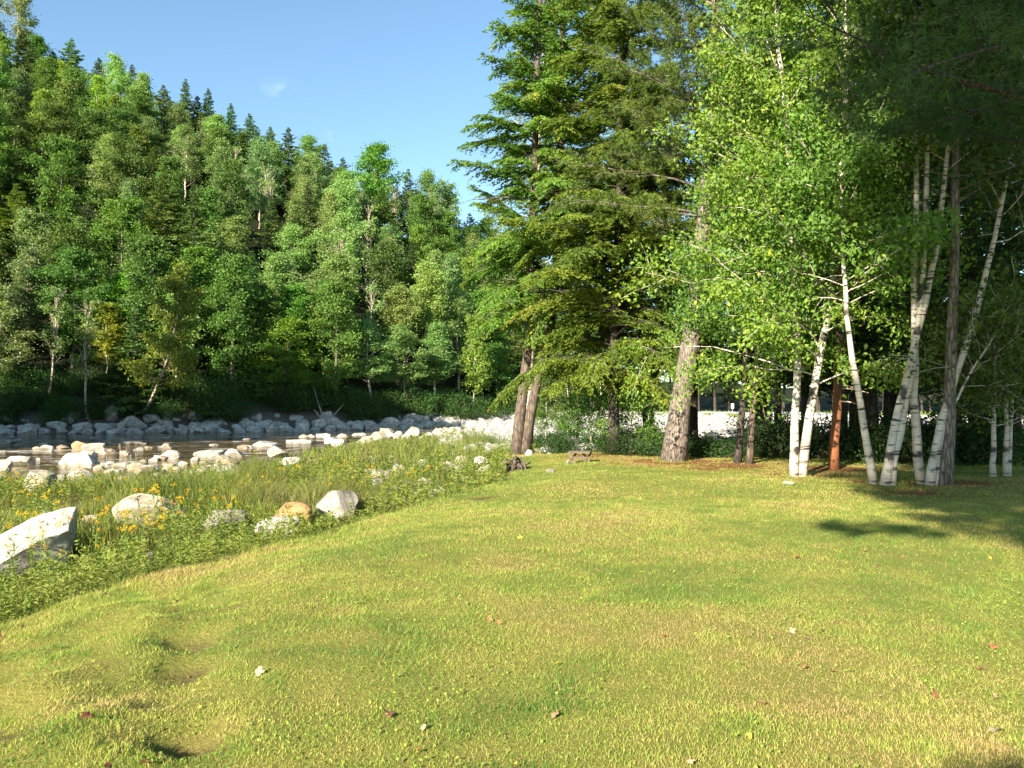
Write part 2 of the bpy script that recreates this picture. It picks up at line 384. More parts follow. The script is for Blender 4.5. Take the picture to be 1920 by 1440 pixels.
def H(x, y):
    x = np.asarray(x, float); y = np.asarray(y, float)
    ld = sdist(LAWN, x, y); rd = sdist(RIVER, x, y); fd = far_d(x, y)
    lawn = (noise(x, y, 2.2, 3) - .5) * .07 + (noise(x, y, .5, 9) - .5) * .03 - .22 * sm(-2.6, .2, ld)
    lump = np.exp(-((x + 2.8) / 1.7) ** 2 - ((y - 5.0) / 3.4) ** 2)
    lawn = lawn + lump * ((noise(x, y, .7, 21) - .5) * .30 + (noise(x, y, .28, 22) - .5) * .10)
    for hx, hy, r, dp in hole_xy:
        lawn = lawn - dp * np.exp(-((x - hx) ** 2 + (y - hy) ** 2) / (r * r * .5))
    flood = -.88 + (noise(x, y, 3.0, 5) - .5) * .22 + (noise(x, y, .8, 6) - .5) * .08 + .25 * sm(45, 80, y) * sm(-6, 4, x)
    z = lawn + (flood - lawn) * sm(-.1, 1.7, ld)
    bed = -1.5 + (noise(x, y, 2.0, 8) - .5) * .5
    z = np.where(rd < 2, z + (bed - z) * sm(1.2, -1.5, rd), z)
    # far side of the river
    u = x / np.maximum(y, 20)
    d0 = np.interp(u, UR, DS); hr = np.interp(u, UR, HR); dr = np.interp(u, UR, DR)
    slope = -1.0 + (1.7 - .75 * sm(2, 10, x)) * sm(-1, 8, fd) + (noise(x, y, 1.2, 14) - .5) * .3
    hill = hr * np.clip((fd - d0) / dr, 0, 1.0) + (noise(x, y, 14, 15) - .5) * 4 * sm(8, 30, fd - d0) - 14 * sm(1.05, 2.2, (fd - d0) / dr)
    farz = slope + np.maximum(hill, 0)
    z = np.where(fd > 0, z + (farz - z) * sm(0, 2.0, fd), z)
    # unseen wooded knoll on the near bank upstream, raised to shade the far bank
    kx, ky = (x + 63), (y - 27)
    q = (kx * .85 + ky * .45) / 26, (-kx * .45 + ky * .85) / 9
    z = z + 11 * np.exp(-(q[0] ** 2 + q[1] ** 2)) * (rd > 0)
    return z
def h1(x, y): return float(H(np.array([x]), np.array([y]))[0])
def at(px, py, zoff=0.0):
    """where the view ray through a photo pixel meets the ground"""
    t = np.concatenate([np.linspace(2, 30, 1200), np.linspace(30.05, 170, 1600)])
    x = (px - 960) / F * t; z = EYE + (HZ - py) / F * t
    k = np.argmax(z <= H(x, t) + zoff)
    if k == 0: k = len(t) - 1
    return float(x[k]), float(t[k]), h1(x[k], t[k])
def pt(px, py, Y): return ((px - 960) / F * Y, Y, EYE + (HZ - py) / F * Y)

def axis(lo, hi, dense):
    """grid lines: spacing by bands"""
    out = [lo]
    while out[-1] < hi:
        v = out[-1]; s = 12.0
        for a, b, st in dense:
            if a <= v < b: s = min(s, st)
        out.append(v + s)
    return np.array(out)
gx = axis(-420, 420, [(-200, 160, 5), (-90, 60, 1.8), (-50, 25, .7), (-20, 12, .3), (-7, 4, .11), (4, 9, .2)])
gy = axis(-70, 520, [(-30, 220, 5), (0, 170, 1.6), (2, 118, .7), (3, 50, .3), (2.5, 20, .13)])
GX, GY = np.meshgrid(gx, gy)
Z = H(GX.ravel(), GY.ravel())
X_, Y_ = GX.ravel(), GY.ravel()
ld = sdist(LAWN, X_, Y_); rd = sdist(RIVER, X_, Y_); fd = far_d(X_, Y_)
needle_spots = [(4.7, 23.6, 1.9), (3.9, 27, 1.2), (6.7, 19.2, .8), (8.4, 20.8, 1.3), (7.8, 17.2, .7), (8.6, 17.2, 1.0), (2.6, 26.5, 1.0), (9.5, 17, 1), (6.0, 22, 1.5), (5, 21, .7), (7.6, 15.2, .8)]
litter = np.zeros_like(X_)
for nx, ny, r in needle_spots:
    litter = np.maximum(litter, np.exp(-((X_ - nx) ** 2 + (Y_ - ny) ** 2) / (r * r)))
litter = np.clip(litter * 1.5 * (0.4 + noise(X_, Y_, .5, 31)), 0, 1)
litter = np.maximum(litter, sm(9, 14, X_ - .0 * Y_) * sm(22, 26, Y_) * sm(.2, -.5, ld) * .8)
dirt = np.zeros_like(X_)
for hx, hy, r, dp in hole_xy:
    dirt = np.maximum(dirt, np.exp(-((X_ - hx) ** 2 + (Y_ - hy) ** 2) / (r * r * .35)))
dirt = np.maximum(dirt, sm(.1, .8, ld) * sm(2.2, 1.0, ld) * (noise(X_, Y_, .7, 33) > .55))
zone_stone = np.clip(sm(3.0, 1.0, np.abs(rd)) + (fd > -1) * sm(9, 5, fd) + (ld > .5) * (Y_ > 42) * (X_ > -12) * (X_ < 60) * (Y_ < 112), 0, 1)
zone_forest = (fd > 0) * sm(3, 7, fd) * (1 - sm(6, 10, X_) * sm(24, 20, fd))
zone_lawn = sm(.9, .0, ld)
nxg, nyg = len(gx), len(gy)
i0 = (np.arange(nyg - 1)[:, None] * nxg + np.arange(nxg - 1)[None, :]).ravel()
Q = np.stack([i0, i0 + 1, i0 + 1 + nxg, i0 + nxg], -1)

def ground_mat():
    m, N, L, out = mat('ground')
    ge = N.new("ShaderNodeNewGeometry")
    def att(n):
        a = N.new("ShaderNodeAttribute"); a.attribute_name = n; return a.outputs['Fac']
    def nzn(s, d=6, r=.6):
        n = N.new("ShaderNodeTexNoise"); n.inputs['Scale'].default_value = s; n.inputs['Detail'].default_value = d; n.inputs['Roughness'].default_value = r
        L.new(ge.outputs['Position'], n.inputs[0]); return n.outputs['Fac']
    def mixc(f, a, b):
        x = N.new("ShaderNodeMix"); x.data_type = 'RGBA'
        L.new(f, x.inputs['Factor'])
        for k, v in (('A', a), ('B', b)):
            if isinstance(v, tuple): x.inputs[k].default_value = (*v, 1)
            else: L.new(v, x.inputs[k])
        return x.outputs['Result']
    fine, mid = nzn(30, 8, .7), nzn(2.2, 6)
    rw = ramp(N, [(.3, (.05, .06, .02)), (.7, (.12, .13, .04))]); L.new(fine, rw.inputs[0])          # weedy flood plain
    rl = ramp(N, [(.28, (.25, .18, .08)), (.42, (.25, .225, .055)), (.6, (.185, .205, .04)), (.75, (.10, .135, .024))])
    cmb = N.new("ShaderNodeMath"); cmb.operation = 'MULTIPLY_ADD'; cmb.inputs[1].default_value = .45
    L.new(fine, cmb.inputs[0]); h_ = N.new("ShaderNodeMath"); h_.operation = 'MULTIPLY'; h_.inputs[1].default_value = .55; L.new(mid, h_.inputs[0]); L.new(h_.outputs[0], cmb.inputs[2])
    L.new(cmb.outputs[0], rl.inputs[0])
    col = mixc(att('lawn'), rw.outputs[0], rl.outputs[0])
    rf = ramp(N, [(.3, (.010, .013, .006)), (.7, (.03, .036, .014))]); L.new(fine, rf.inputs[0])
    rs = ramp(N, [(.3, (.06, .05, .04)), (.7, (.22, .20, .165))]); L.new(fine, rs.inputs[0])
    col = mixc(att('stone'), col, rs.outputs[0])
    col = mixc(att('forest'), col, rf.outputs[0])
    rv = ramp(N, [(.35, (.13, .14, .03)), (.65, (.30, .29, .07))]); L.new(fine, rv.inputs[0]); col = mixc(att('verge'), col, rv.outputs[0])
    rn = ramp(N, [(.3, (.13, .055, .02)), (.7, (.27, .125, .05))]); L.new(fine, rn.inputs[0])
    col = mixc(att('litter'), col, rn.outputs[0])
    rd_ = ramp(N, [(.3, (.035, .023, .015)), (.7, (.13, .085, .055))]); L.new(fine, rd_.inputs[0])
    col = mixc(att('dirt'), col, rd_.outputs[0])
    rb = ramp(N, [(.3, (.05, .035, .018)), (.7, (.17, .13, .07))]); L.new(mid, rb.inputs[0])
    col = mixc(att('bed'), col, rb.outputs[0])
    p = N.new("ShaderNodeBsdfPrincipled"); p.inputs['Roughness'].default_value = .95; p.inputs['Specular IOR Level'].default_value = .1
    L.new(col, p.inputs['Base Color'])
    b = N.new("ShaderNodeBump"); b.inputs['Strength'].default_value = .8; b.inputs['Distance'].default_value = .05
    L.new(fine, b.inputs['Height']); L.new(b.outputs[0], p.inputs['Normal'])
    L.new(p.outputs[0], out.inputs[0])
    return m
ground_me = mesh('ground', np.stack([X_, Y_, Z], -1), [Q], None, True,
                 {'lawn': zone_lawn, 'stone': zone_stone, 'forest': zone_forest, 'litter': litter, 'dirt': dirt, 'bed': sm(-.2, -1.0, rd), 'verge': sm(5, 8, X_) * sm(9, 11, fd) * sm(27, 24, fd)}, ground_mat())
tag(link('ground', ground_me), kind='structure')

# ------------------------------------------------------------------ river
def water_mat():
    m, N, L, out = mat('water')
    ge = N.new("ShaderNodeNewGeometry"); mp = N.new("ShaderNodeMapping")
    mp.inputs['Rotation'].default_value = (0, 0, R(-14)); mp.inputs['Scale'].default_value = (.55, 1.7, 1)
    L.new(ge.outputs['Position'], mp.inputs[0])
    n = N.new("ShaderNodeTexNoise"); n.inputs['Scale'].default_value = 1.5; n.inputs['Detail'].default_value = 6; n.inputs['Distortion'].default_value = .6
    L.new(mp.outputs[0], n.inputs[0])
    n2 = N.new("ShaderNodeTexNoise"); n2.inputs['Scale'].default_value = .35; n2.inputs['Detail'].default_value = 3; L.new(mp.outputs[0], n2.inputs[0])
    n3 = N.new("ShaderNodeTexNoise"); n3.inputs['Scale'].default_value = 1.1; n3.inputs['Detail'].default_value = 8; n3.inputs['Roughness'].default_value = .7; L.new(mp.outputs[0], n3.inputs[0])
    p = N.new("ShaderNodeBsdfPrincipled"); p.inputs['Base Color'].default_value = (.035, .024, .012, 1); p.inputs['Roughness'].default_value = .06; p.inputs['IOR'].default_value = 1.33
    rb = ramp(N, [(.35, (.04, .026, .012)), (.65, (.20, .135, .06))]); L.new(n2.outputs['Fac'], rb.inputs[0]); L.new(rb.outputs[0], p.inputs['Base Color'])
    b = N.new("ShaderNodeBump"); b.inputs['Strength'].default_value = .5; b.inputs['Distance'].default_value = .12
    L.new(n.outputs['Fac'], b.inputs['Height']); L.new(b.outputs[0], p.inputs['Normal'])
    foam = N.new("ShaderNodeBsdfDiffuse"); foam.inputs[0].default_value = (.8, .8, .78, 1)
    ad = N.new("ShaderNodeMath"); ad.operation = 'MULTIPLY_ADD'; ad.inputs[1].default_value = .5; L.new(n2.outputs['Fac'], ad.inputs[0]); L.new(n3.outputs['Fac'], ad.inputs[2])
    rf = ramp(N, [(.85, (0, 0, 0)), (.95, (.8, .8, .8))]); L.new(ad.outputs[0], rf.inputs[0])
    mx = N.new("ShaderNodeMixShader"); L.new(rf.outputs[0], mx.inputs[0]); L.new(p.outputs[0], mx.inputs[1]); L.new(foam.outputs[0], mx.inputs[2])
    L.new(mx.outputs[0], out.inputs[0])
    return m
wx, wy = np.meshgrid(np.linspace(-140, 140, 281), np.linspace(20, 140, 161))
wz = WATER + (noise(wx.ravel(), wy.ravel() * 2, 2.5, 40) - .5) * .08
i0 = (np.arange(160)[:, None] * 281 + np.arange(280)[None, :]).ravel()
tag(link('river_water', mesh('river_water', np.stack([wx.ravel(), wy.ravel(), wz], -1), [np.stack([i0, i0 + 1, i0 + 282, i0 + 281], -1)], None, True, None, water_mat())), kind='structure')

# ------------------------------------------------------------------ tree growing
def rand_dirs(n, up=0.0):
    d = rng.normal(size=(n, 3)); d[:, 2] += up
    return unit(d)

def add_trunk(buf, path, r0, r1, sides=10, flare=.28, power=.9):
    n = len(path); t = np.linspace(0, 1, n)
    r = r0 + (r1 - r0) * t ** power
    r = r * (1 + flare * np.exp(-t * n / 1.0))
    r = r * (1 + .06 * (rng.random(n) - .5))
    buf.add(*tube(path, r, sides, rough=.06))
    return r

def limb(start, d, L, n=6, curve_up=.25, wob=.12, droop=0.0):
    d = unit(d); p = [np.asarray(start, float)]
    for k in range(n - 1):
        d = unit(d + rng.normal(size=3) * wob + np.array([0, 0, curve_up / n - droop * (k / n) ** 1.0]))
        p.append(p[-1] + d * L / (n - 1))
    return np.array(p)

def grow_broadleaf(trunks, crown0, n_limbs, limb_len, leaf, per_cluster, sub=6, clusters=3, cl_r=.42, up=.45, trunk_mat='bark_grey', leaf_m='birch_leaf', sides=9, wood_min=.012, droop=0., bare=0.0, tone=0.0, short_right=1.0):
    """trunks: list of (path, r0, r1). limb_len(t) gives the limb length at relative crown height t. Returns trunk meshes and the crown mesh"""
    wood = []
    lv = Buf(); centers = []; dirs = []
    for (path, r0, r1) in trunks:
        wb = Buf(); rr = add_trunk(wb, path, r0, r1, sides)
        n = len(path); nl = max(3, int(n_limbs / len(trunks)))
        for i in range(nl):
            t = crown0 + (1 - crown0) * ((i + rng.random()) / nl)
            f = t * (n - 1); k = min(int(f), n - 2); st = path[k] + (path[k + 1] - path[k]) * (f - k); r = rr[k]
            tt = (t - crown0) / (1 - crown0)
            az = i * 2.39996 + rng.normal() * .4; el = up + .55 * tt + rng.normal() * .15
            d = np.array([math.cos(az) * math.cos(el), math.sin(az) * math.cos(el), math.sin(el)])
            L = limb_len(tt) * (.75 + .5 * rng.random()) * (1 + (short_right - 1) * max(0.0, math.cos(az)))
            lp = limb(st, d, L, 7, .2, .13, droop)
            lr = np.linspace(min(r * .24, .008 + L * .0075), wood_min * .55, 7)
            wb.add(*tube(lp, lr, 5, False))
            is_bare = rng.random() < bare
            for s in range(sub):
                ts = .25 + .75 * (s + rng.random()) / sub; f2 = ts * 6; k2 = min(int(f2), 5)
                sp = lp[k2] + (lp[k2 + 1] - lp[k2]) * (f2 - k2)
                sd = unit(unit(lp[k2 + 1] - lp[k2]) + rng.normal(size=3) * .65)
                SL = L * (.22 + .25 * rng.random()) * (1.2 - .5 * ts)
                bp = limb(sp, sd, SL, 4, .1, .15, droop * 1.2)
                wb.add(*tube(bp, np.linspace(max(lr[k2] * .5, wood_min * .6), wood_min * .35, 4), 3, False))
                if is_bare: continue
                for c in range(clusters):
                    fc = (.2 + .8 * (c + rng.random()) / clusters) * 3; kc = min(int(fc), 2)
                    centers.append(bp[kc] + (bp[kc + 1] - bp[kc]) * (fc - kc)); dirs.append(sd)
        wood.append(wb.mesh('trunk', M[trunk_mat], True))
    C = np.array(centers); Dm = np.array(dirs)
    keep = rng.random(len(C)) < .86
    C, Dm = C[keep], Dm[keep]
    nC = len(C)
    cnt = rng.poisson(per_cluster, nC)
    idx = np.repeat(np.arange(nC), cnt); n = len(idx)
    sizev = cl_r * (.55 + .9 * rng.random(nC))
    off = rng.normal(size=(n, 3)) * sizev[idx][:, None] * np.array([.62, .62, .42])
    P = C[idx] + off
    D = unit(rng.normal(size=(n, 3)) * .8 + Dm[idx] * .3 + np.array([0, 0, -.55]))
    tone_c = rng.random(nC)
    rnd = np.clip(.55 * tone_c[idx] + .45 * rng.random(n) + tone, 0, 1)
    rnd = np.where(rng.random(n) < .012, 1.0, rnd)
    lsz = leaf * (.65 + .7 * rng.random(n))
    V, Qd = leaves(P, D, lsz, lsz * .62)
    lv.add(V, Qd, np.repeat(rnd, 4))
    return wood, lv.mesh('crown', M[leaf_m])

def grow_hemlock(trunks, crown0, dens, maxL, blade, profile, leaf_m='hemlock_needle', trunk_mat='bark_brown', droop=.5, lat=10, el0=.15, sides=10, dead=.06):
    wood = []; lv = Buf(); Ps = []; Ds = []; Ss = []; Ls = []; Ts = []
    for (path, r0, r1) in trunks:
        wb = Buf(); rr = add_trunk(wb, path, r0, r1, sides)
        n = len(path); H_ = path[-1][2] - path[0][2]
        nb = int(dens * H_ * (1 - crown0))
        for i in range(nb):
            t = crown0 + (1 - crown0) * ((i + rng.random()) / nb); f = t * (n - 1); k = min(int(f), n - 2)
            st = path[k] + (path[k + 1] - path[k]) * (f - k); tt = (t - crown0) / (1 - crown0)
            L = maxL * profile(tt) * (.45 + .8 * rng.random())
            if L < .15: L = .15
            az = i * 2.39996 + rng.normal() * .7; el = el0 + .5 * tt + rng.normal() * .2
            d = np.array([math.cos(az) * math.cos(el), math.sin(az) * math.cos(el), math.sin(el)])
            m = 8; lp = limb(st, d, L, m, .0, .11, droop / m * 2)
            wb.add(*tube(lp, np.linspace(min(rr[k] * .4, .012 + L * .012), .004, m), 4, False))
            if rng.random() < dead and tt < .5:
                for q in range(6):
                    kk = 2 + q % 5; dd = unit(unit(lp[kk + 1] - lp[kk]) + rng.normal(size=3) * .7)
                    wb.add(*tube(limb(lp[kk], dd, L * .25, 4, 0, .25), np.linspace(.008, .003, 4), 3, False))
                continue
            tone = rng.random()
            nl = max(3, int(lat * L ** .8))
            for s in range(nl):
                for side in (-1, 1):
                    ts = .12 + .88 * (s + rng.random()) / nl; f2 = ts * (m - 1); k2 = min(int(f2), m - 2)
                    sp = lp[k2] + (lp[k2 + 1] - lp[k2]) * (f2 - k2); ax = unit(lp[k2 + 1] - lp[k2])
                    sv = unit(np.cross(ax, [0, 0, 1.0])) * side
                    tw = L * .34 * (1.08 - ts * .85) * (.6 + .7 * rng.random()) + .12
                    dd = unit(ax * .75 + sv * .8 + np.array([0, 0, -.18 - .25 * rng.random()]) + rng.normal(size=3) * .12)
                    nbk = max(2, int(tw / (blade * .55)))
                    tq = (np.arange(nbk) + .5) / nbk
                    base = sp + dd * (tq * tw)[:, None] + np.array([0, 0, -.18])[None] * (tq[:, None] ** 2) * tw
                    for sd2 in (-1, 0, 1):
                        s2 = np.cross(dd, [0, 0, 1.0])
                        D = dd[None] * .9 + s2[None] * sd2 * .75 + rng.normal(size=(nbk, 3)) * .16 + np.array([0, 0, -.22])
                        Ps.append(base + rng.normal(size=(nbk, 3)) * .02); Ds.append(D); Ls.append(blade * (.7 + .6 * rng.random(nbk)) * (1.15 - .5 * tq) * (.35 + .65 * min(1.0, L / (maxL * .45)))); Ts.append(np.clip(.6 * tone + .4 * rng.random(nbk) + .15 * (ts - .5), 0, .97))
        wood.append(wb.mesh('trunk', M[trunk_mat], True))
    P = np.concatenate(Ps); D = unit(np.concatenate(Ds)); L = np.concatenate(Ls); T = np.concatenate(Ts)
    T = np.where(rng.random(len(T)) < .006, 1.0, T)
    V, Qd = leaves(P, D, L, L * .36, .1)
    lv.add(V, Qd, np.repeat(T, 4))
    return wood, lv.mesh('crown', M[leaf_m])

def tufts(P, D, n_need, L, w):
    """bursts of long needles"""
    k = len(P); n = k * n_need
    Pp = np.repeat(P, n_need, 0); Dd = unit(np.repeat(unit(D), n_need, 0) * .75 + rng.normal(size=(n, 3)) * .55)
    s = unit(np.cross(Dd, rng.normal(size=(n, 3)))); Ln = L * (.7 + .5 * rng.random(n))[:, None]
    V = np.empty((n, 3, 3)); V[:, 0] = Pp - s * w; V[:, 1] = Pp + s * w; V[:, 2] = Pp + Dd * Ln + np.array([0, 0, -.12]) * Ln
    return V.reshape(-1, 3), np.arange(3 * n).reshape(-1, 3)

def grow_pine(trunks, crown0, whorls, maxL, profile, need=9, needL=.16, needW=.006, trunk_mat='bark_grey', sub=8, tuft=6, sides=12, el0=.2, only=None, az_of=None, per=5, leaf_m='pine_needle'):
    wood = []; lv = Buf(); Ps = []; Ds = []; Ts = []
    for (path, r0, r1) in trunks:
        wb = Buf(); rr = add_trunk(wb, path, r0, r1, sides, .22)
        n = len(path)
        for w in range(whorls):
            t = crown0 + (1 - crown0) * (w + .4 * rng.random()) / whorls; f = t * (n - 1); k = min(int(f), n - 2)
            st = path[k] + (path[k + 1] - path[k]) * (f - k); tt = (t - crown0) / (1 - crown0)
            az0 = rng.random() * 6.28
            for b in range(per):
                az = az0 + b * 6.28 / per + rng.normal() * .25
                if az_of is not None and not az_of(az, t): continue
                L = maxL * profile(tt) * (.65 + .55 * rng.random()); el = el0 + .4 * tt + rng.normal() * .1
                d = np.array([math.cos(az) * math.cos(el), math.sin(az) * math.cos(el), math.sin(el)])
                m = 8; lp = limb(st, d, L, m, .12, .09)
                lr = np.linspace(min(rr[k] * .3, .012 + L * .009), .006, m); wb.add(*tube(lp, lr, 5, False))
                tone = rng.random()
                for s in range(sub):
                    ts = .22 + .78 * (s + rng.random()) / sub; f2 = ts * (m - 1); k2 = min(int(f2), m - 2)
                    sp = lp[k2] + (lp[k2 + 1] - lp[k2]) * (f2 - k2); ax = unit(lp[k2 + 1] - lp[k2])
                    sv = unit(np.cross(ax, [0, 0, 1.0])) * (1 if s % 2 else -1)
                    dd = unit(ax * .8 + sv * .8 + rng.normal(size=3) * .15 + np.array([0, 0, .1])); SL = L * (.32 - .16 * ts) * (.7 + .6 * rng.random()) + .25
                    bp = limb(sp, dd, SL, 4, .15, .1); wb.add(*tube(bp, np.linspace(.010, .004, 4), 3, False))
                    for q in range(tuft):
                        fq = (.25 + .75 * (q + rng.random()) / tuft) * 3; kq = min(int(fq), 2)
                        c = bp[kq] + (bp[kq + 1] - bp[kq]) * (fq - kq)
                        for e in range(2):
                            Ps.append(c + rng.normal(size=3) * .07); Ds.append(unit(dd + rng.normal(size=3) * .6 + np.array([0, 0, .25]))); Ts.append(np.clip(.6 * tone + .4 * rng.random(), 0, 1))
        wood.append(wb.mesh('trunk', M[trunk_mat], True))
    P = np.array(Ps); D = np.array(Ds)
    V, T3 = tufts(P, D, need, needL, needW)
    lv.add(V, T3, np.repeat(np.array(Ts), need * 3))
    return wood, lv.mesh('crown', M[leaf_m])

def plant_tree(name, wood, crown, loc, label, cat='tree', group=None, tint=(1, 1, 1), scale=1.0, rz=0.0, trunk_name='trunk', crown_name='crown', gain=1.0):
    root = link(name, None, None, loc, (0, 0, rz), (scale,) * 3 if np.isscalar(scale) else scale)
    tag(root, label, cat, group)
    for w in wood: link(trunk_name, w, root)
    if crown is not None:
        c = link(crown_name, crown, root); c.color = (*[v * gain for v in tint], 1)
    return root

def path_to(base, pts, n=14, wob=0.0):
    """control points in world space -> local path (relative to base)"""
    p = spline(np.array(pts, float) - np.array(base, float), n)
    if wob: p[1:-1] += rng.normal(size=(n - 2, 3)) * wob
    return p

# ------------------------------------------------------------------ boulders
rng = np.random.default_rng(500); random.seed(500)
def boulder_mesh(seed, flat=1.0, facets=9, rough=.10, jit=.42):
    import bmesh
    g = np.random.default_rng(seed)
    bm = bmesh.new(); bmesh.ops.create_icosphere(bm, subdivisions=5, radius=1.0)
    V = np.array([v.co[:] for v in bm.verts]); T = np.array([[v.index for v in f.verts] for f in bm.faces]); bm.free()
    th = g.random() * .8
    dirs = [np.array(v, float) for v in ((1, 0, 0), (-1, 0, 0), (0, 1, 0), (0, -1, 0), (0, 0, 1))]
    for k in range(facets + 3):
        if k < 5: n = unit(dirs[k] + g.normal(size=3) * jit); h = .50 + .25 * g.random()
        else: n = unit(g.normal(size=3) + np.array([0, 0, .25])); h = .62 + .25 * g.random()
        d = V @ n; ex = np.maximum(d - h, 0); V = V - n * (ex * .97)[:, None]
    q = V * 1.7 + seed * 3.1
    nn = noise(q[:, 0] + q[:, 2] * .7, q[:, 1] - q[:, 2] * .6, .9, seed, 4) - .5
    n2 = noise(q[:, 0] - q[:, 1] * .5, q[:, 2] + q[:, 1] * .4, .35, seed + 7, 3) - .5
    n3_ = noise(q[:, 0] * 1.3 + q[:, 1], q[:, 2] * 1.3 - q[:, 1], .12, seed + 17, 2) - .5
    V = V * (1 + rough * 1.5 * nn + rough * .7 * n2 + rough * .22 * n3_)[:, None]
    V = V / np.abs(V).max(0)
    V[:, 2] *= flat
    return mesh('boulder', V, [T], None, True, None, M['rock'])
BM = [boulder_mesh(100 + k, 1.0, 7 + k % 5, .07 + .015 * (k % 4)) for k in range(10)]
BM.append(boulder_mesh(777, 1.0, 5, .075, .13))
boulders_xy = []
def boulder(px, py, w, h, label, tint=(1, 1, 1), group=None, k=None, tilt=(0, 0), depth=.85, rz=None, water=False, cat='boulder', sink=.3, name='boulder'):
    """a boulder whose foot shows at px, py and which is w by h photo pixels large"""
    x, y, z = at(px, py)
    if water and z < WATER:
        y = (EYE - WATER) * F / (py - HZ); x = (px - 960) / F * y; z = WATER - .06
    s = y / F
    wx_, hz = w * s / 2, h * s / (2 - sink * 1.0)
    y2 = y + wx_ * depth * .6; x2 = x * y2 / y
    o = link(name, BM[k if k is not None else random.randrange(10)], None, (x2, y2, z + hz * (1 - sink)), (R(tilt[0]), R(tilt[1]), R(rz if rz is not None else random.uniform(-20, 20))), (wx_, wx_ * depth, hz))
    o.color = (*tint, 1)
    tag(o, label, cat, group)
    boulders_xy.append((x2, y2, wx_ * 1.05))
    return o
WHITE = (1.12, 1.11, 1.08); TAN = (1.0, .92, .78); GREY = (.72, .74, .74); DARK = (.5, .52, .53); RUST = (1.0, .58, .28)
boulder(62, 1078, 215, 96, 'long white tilted slab of rock, the biggest rock beside the lawn edge', WHITE, k=10, tilt=(16, -27), depth=.58, rz=26, sink=.30)
boulder(290, 985, 145, 62, 'wide tan flat-topped boulder half buried in weeds and yellow flowers', TAN, k=1, depth=.6)
boulder(432, 1003, 92, 52, 'dark grey rounded boulder in weeds between the tan flat-topped boulder and the rust-coloured one', (.62, .6, .55), k=4)
boulder(548, 990, 92, 46, 'rust-orange boulder behind the low white stone at the lawn edge', RUST, k=5, tilt=(0, -8))
boulder(530, 1015, 90, 44, 'low white stone at the lawn edge in front of the rust-orange boulder', WHITE, k=6)
boulder(634, 980, 78, 62, 'smooth pale grey dome-shaped boulder at the lawn edge beside yellow flowers', (.78, .77, .72), k=2, tilt=(0, 12))
boulder(290, 1058, 46, 22, 'small grey stone at the edge of the lawn below the flat-topped boulder', GREY)
boulder(192, 1012, 42, 34, 'blue-grey stone tucked behind the upper end of the long white slab', DARK)
boulder(8, 1010, 36, 36, 'white stone in the weeds behind the long white slab', WHITE)
boulder(74, 930, 66, 62, 'tan and white upright boulder near the water with a dark shaded side', TAN, k=7)
boulder(152, 892, 74, 46, 'bright white peaked boulder at the water, largest of the white ones there', WHITE, k=0, tilt=(0, -16))
boulder(200, 866, 52, 26, 'pinkish tan boulder in the shallows behind the peaked white boulder', (1.0, .84, .70), k=8)
boulder(226, 893, 74, 30, 'long grey boulder at the water beside the peaked white boulder', GREY, k=9)
boulder(160, 908, 62, 28, 'white angular stone in front of the peaked white boulder', WHITE, k=1)
boulder(104, 918, 46, 24, 'grey-brown stone in the shade of the upright tan boulder', (.7, .62, .55))
boulder(42, 874, 58, 24, 'white rounded boulder standing in the river with a dark end', WHITE, k=4, water=True)
boulder(4, 888, 44, 30, 'white boulder at the water farthest upstream from the lawn', WHITE, k=2, water=True)
boulder(152, 842, 30, 17, 'orange-brown pointed stone standing in the river', (1.1, .72, .42), k=0, water=True)
boulder(180, 843, 42, 14, 'flat white stone touching the orange-brown pointed stone in the river', WHITE, k=6, water=True)
boulder(8, 834, 26, 14, 'tan stone in the river near the far bank', TAN, water=True)
boulder(320, 861, 42, 19, 'white block standing alone in the middle of the river', WHITE, k=5, water=True)
boulder(291, 864, 22, 9, 'small white stone beside the white block in the river', WHITE, water=True)
boulder(318, 874, 26, 10, 'flat tan stone in front of the white block in the river', TAN, water=True)
boulder(316, 841, 22, 13, 'grey stone in the river behind the white block', TAN, water=True)
boulder(398, 857, 62, 15, 'long low white boulder in the river next to the shore stones', WHITE, k=6, water=True)
boulder(442, 858, 38, 20, 'cream white boulder between the long low boulder and the shore', WHITE, k=1, water=True)
boulder(492, 853, 62, 32, 'big white boulder heading the white stones along the near shore', WHITE, k=7)
boulder(522, 858, 40, 22, 'tan holed boulder in front of the big white shore boulder', TAN, k=8)
boulder(562, 842, 60, 22, 'broad white boulder behind the near shore stones', WHITE, k=3)
boulder(604, 838, 42, 15, 'white stone at the water between broad shore boulders', WHITE)
boulder(428, 893, 56, 26, 'white speckled boulder in the green weeds near the water', WHITE, k=9)
boulder(382, 888, 26, 18, 'small white stone in weeds next to the white speckled boulder', WHITE)
boulder(545, 873, 40, 16, 'white stone among weeds behind the tall grass', WHITE)
boulder(256, 920, 34, 24, 'pinkish grey stone at the back of the weeds near the pool', TAN)
boulder(292, 918, 46, 22, 'tan stone beside the pool of the river', TAN)
boulder(312, 908, 22, 16, 'small white stone on the edge of the river pool', WHITE)
boulder(442, 942, 52, 14, 'flat tan stone hidden among tall weeds', TAN)
boulder(790, 880, 34, 18, 'white stone in the grass behind the tan pair of stones', WHITE, k=5)
boulder(830, 892, 28, 17, 'tan stone with a dark hollow at its side', TAN, k=2)
boulder(866, 886, 26, 16, 'round cream stone in the gully below the twin-trunked hemlock', TAN, k=4)
boulder(915, 886, 24, 15, 'white stone at the foot of the exposed roots', WHITE)
boulder(800, 920, 44, 26, 'tan lichened boulder on the lawn bank', TAN, k=1)
boulder(798, 942, 54, 26, 'grey boulder half under leaves on the lawn bank', GREY, k=3)
boulder(742, 924, 32, 14, 'grey stone in weeds behind the yellow flowers', GREY)
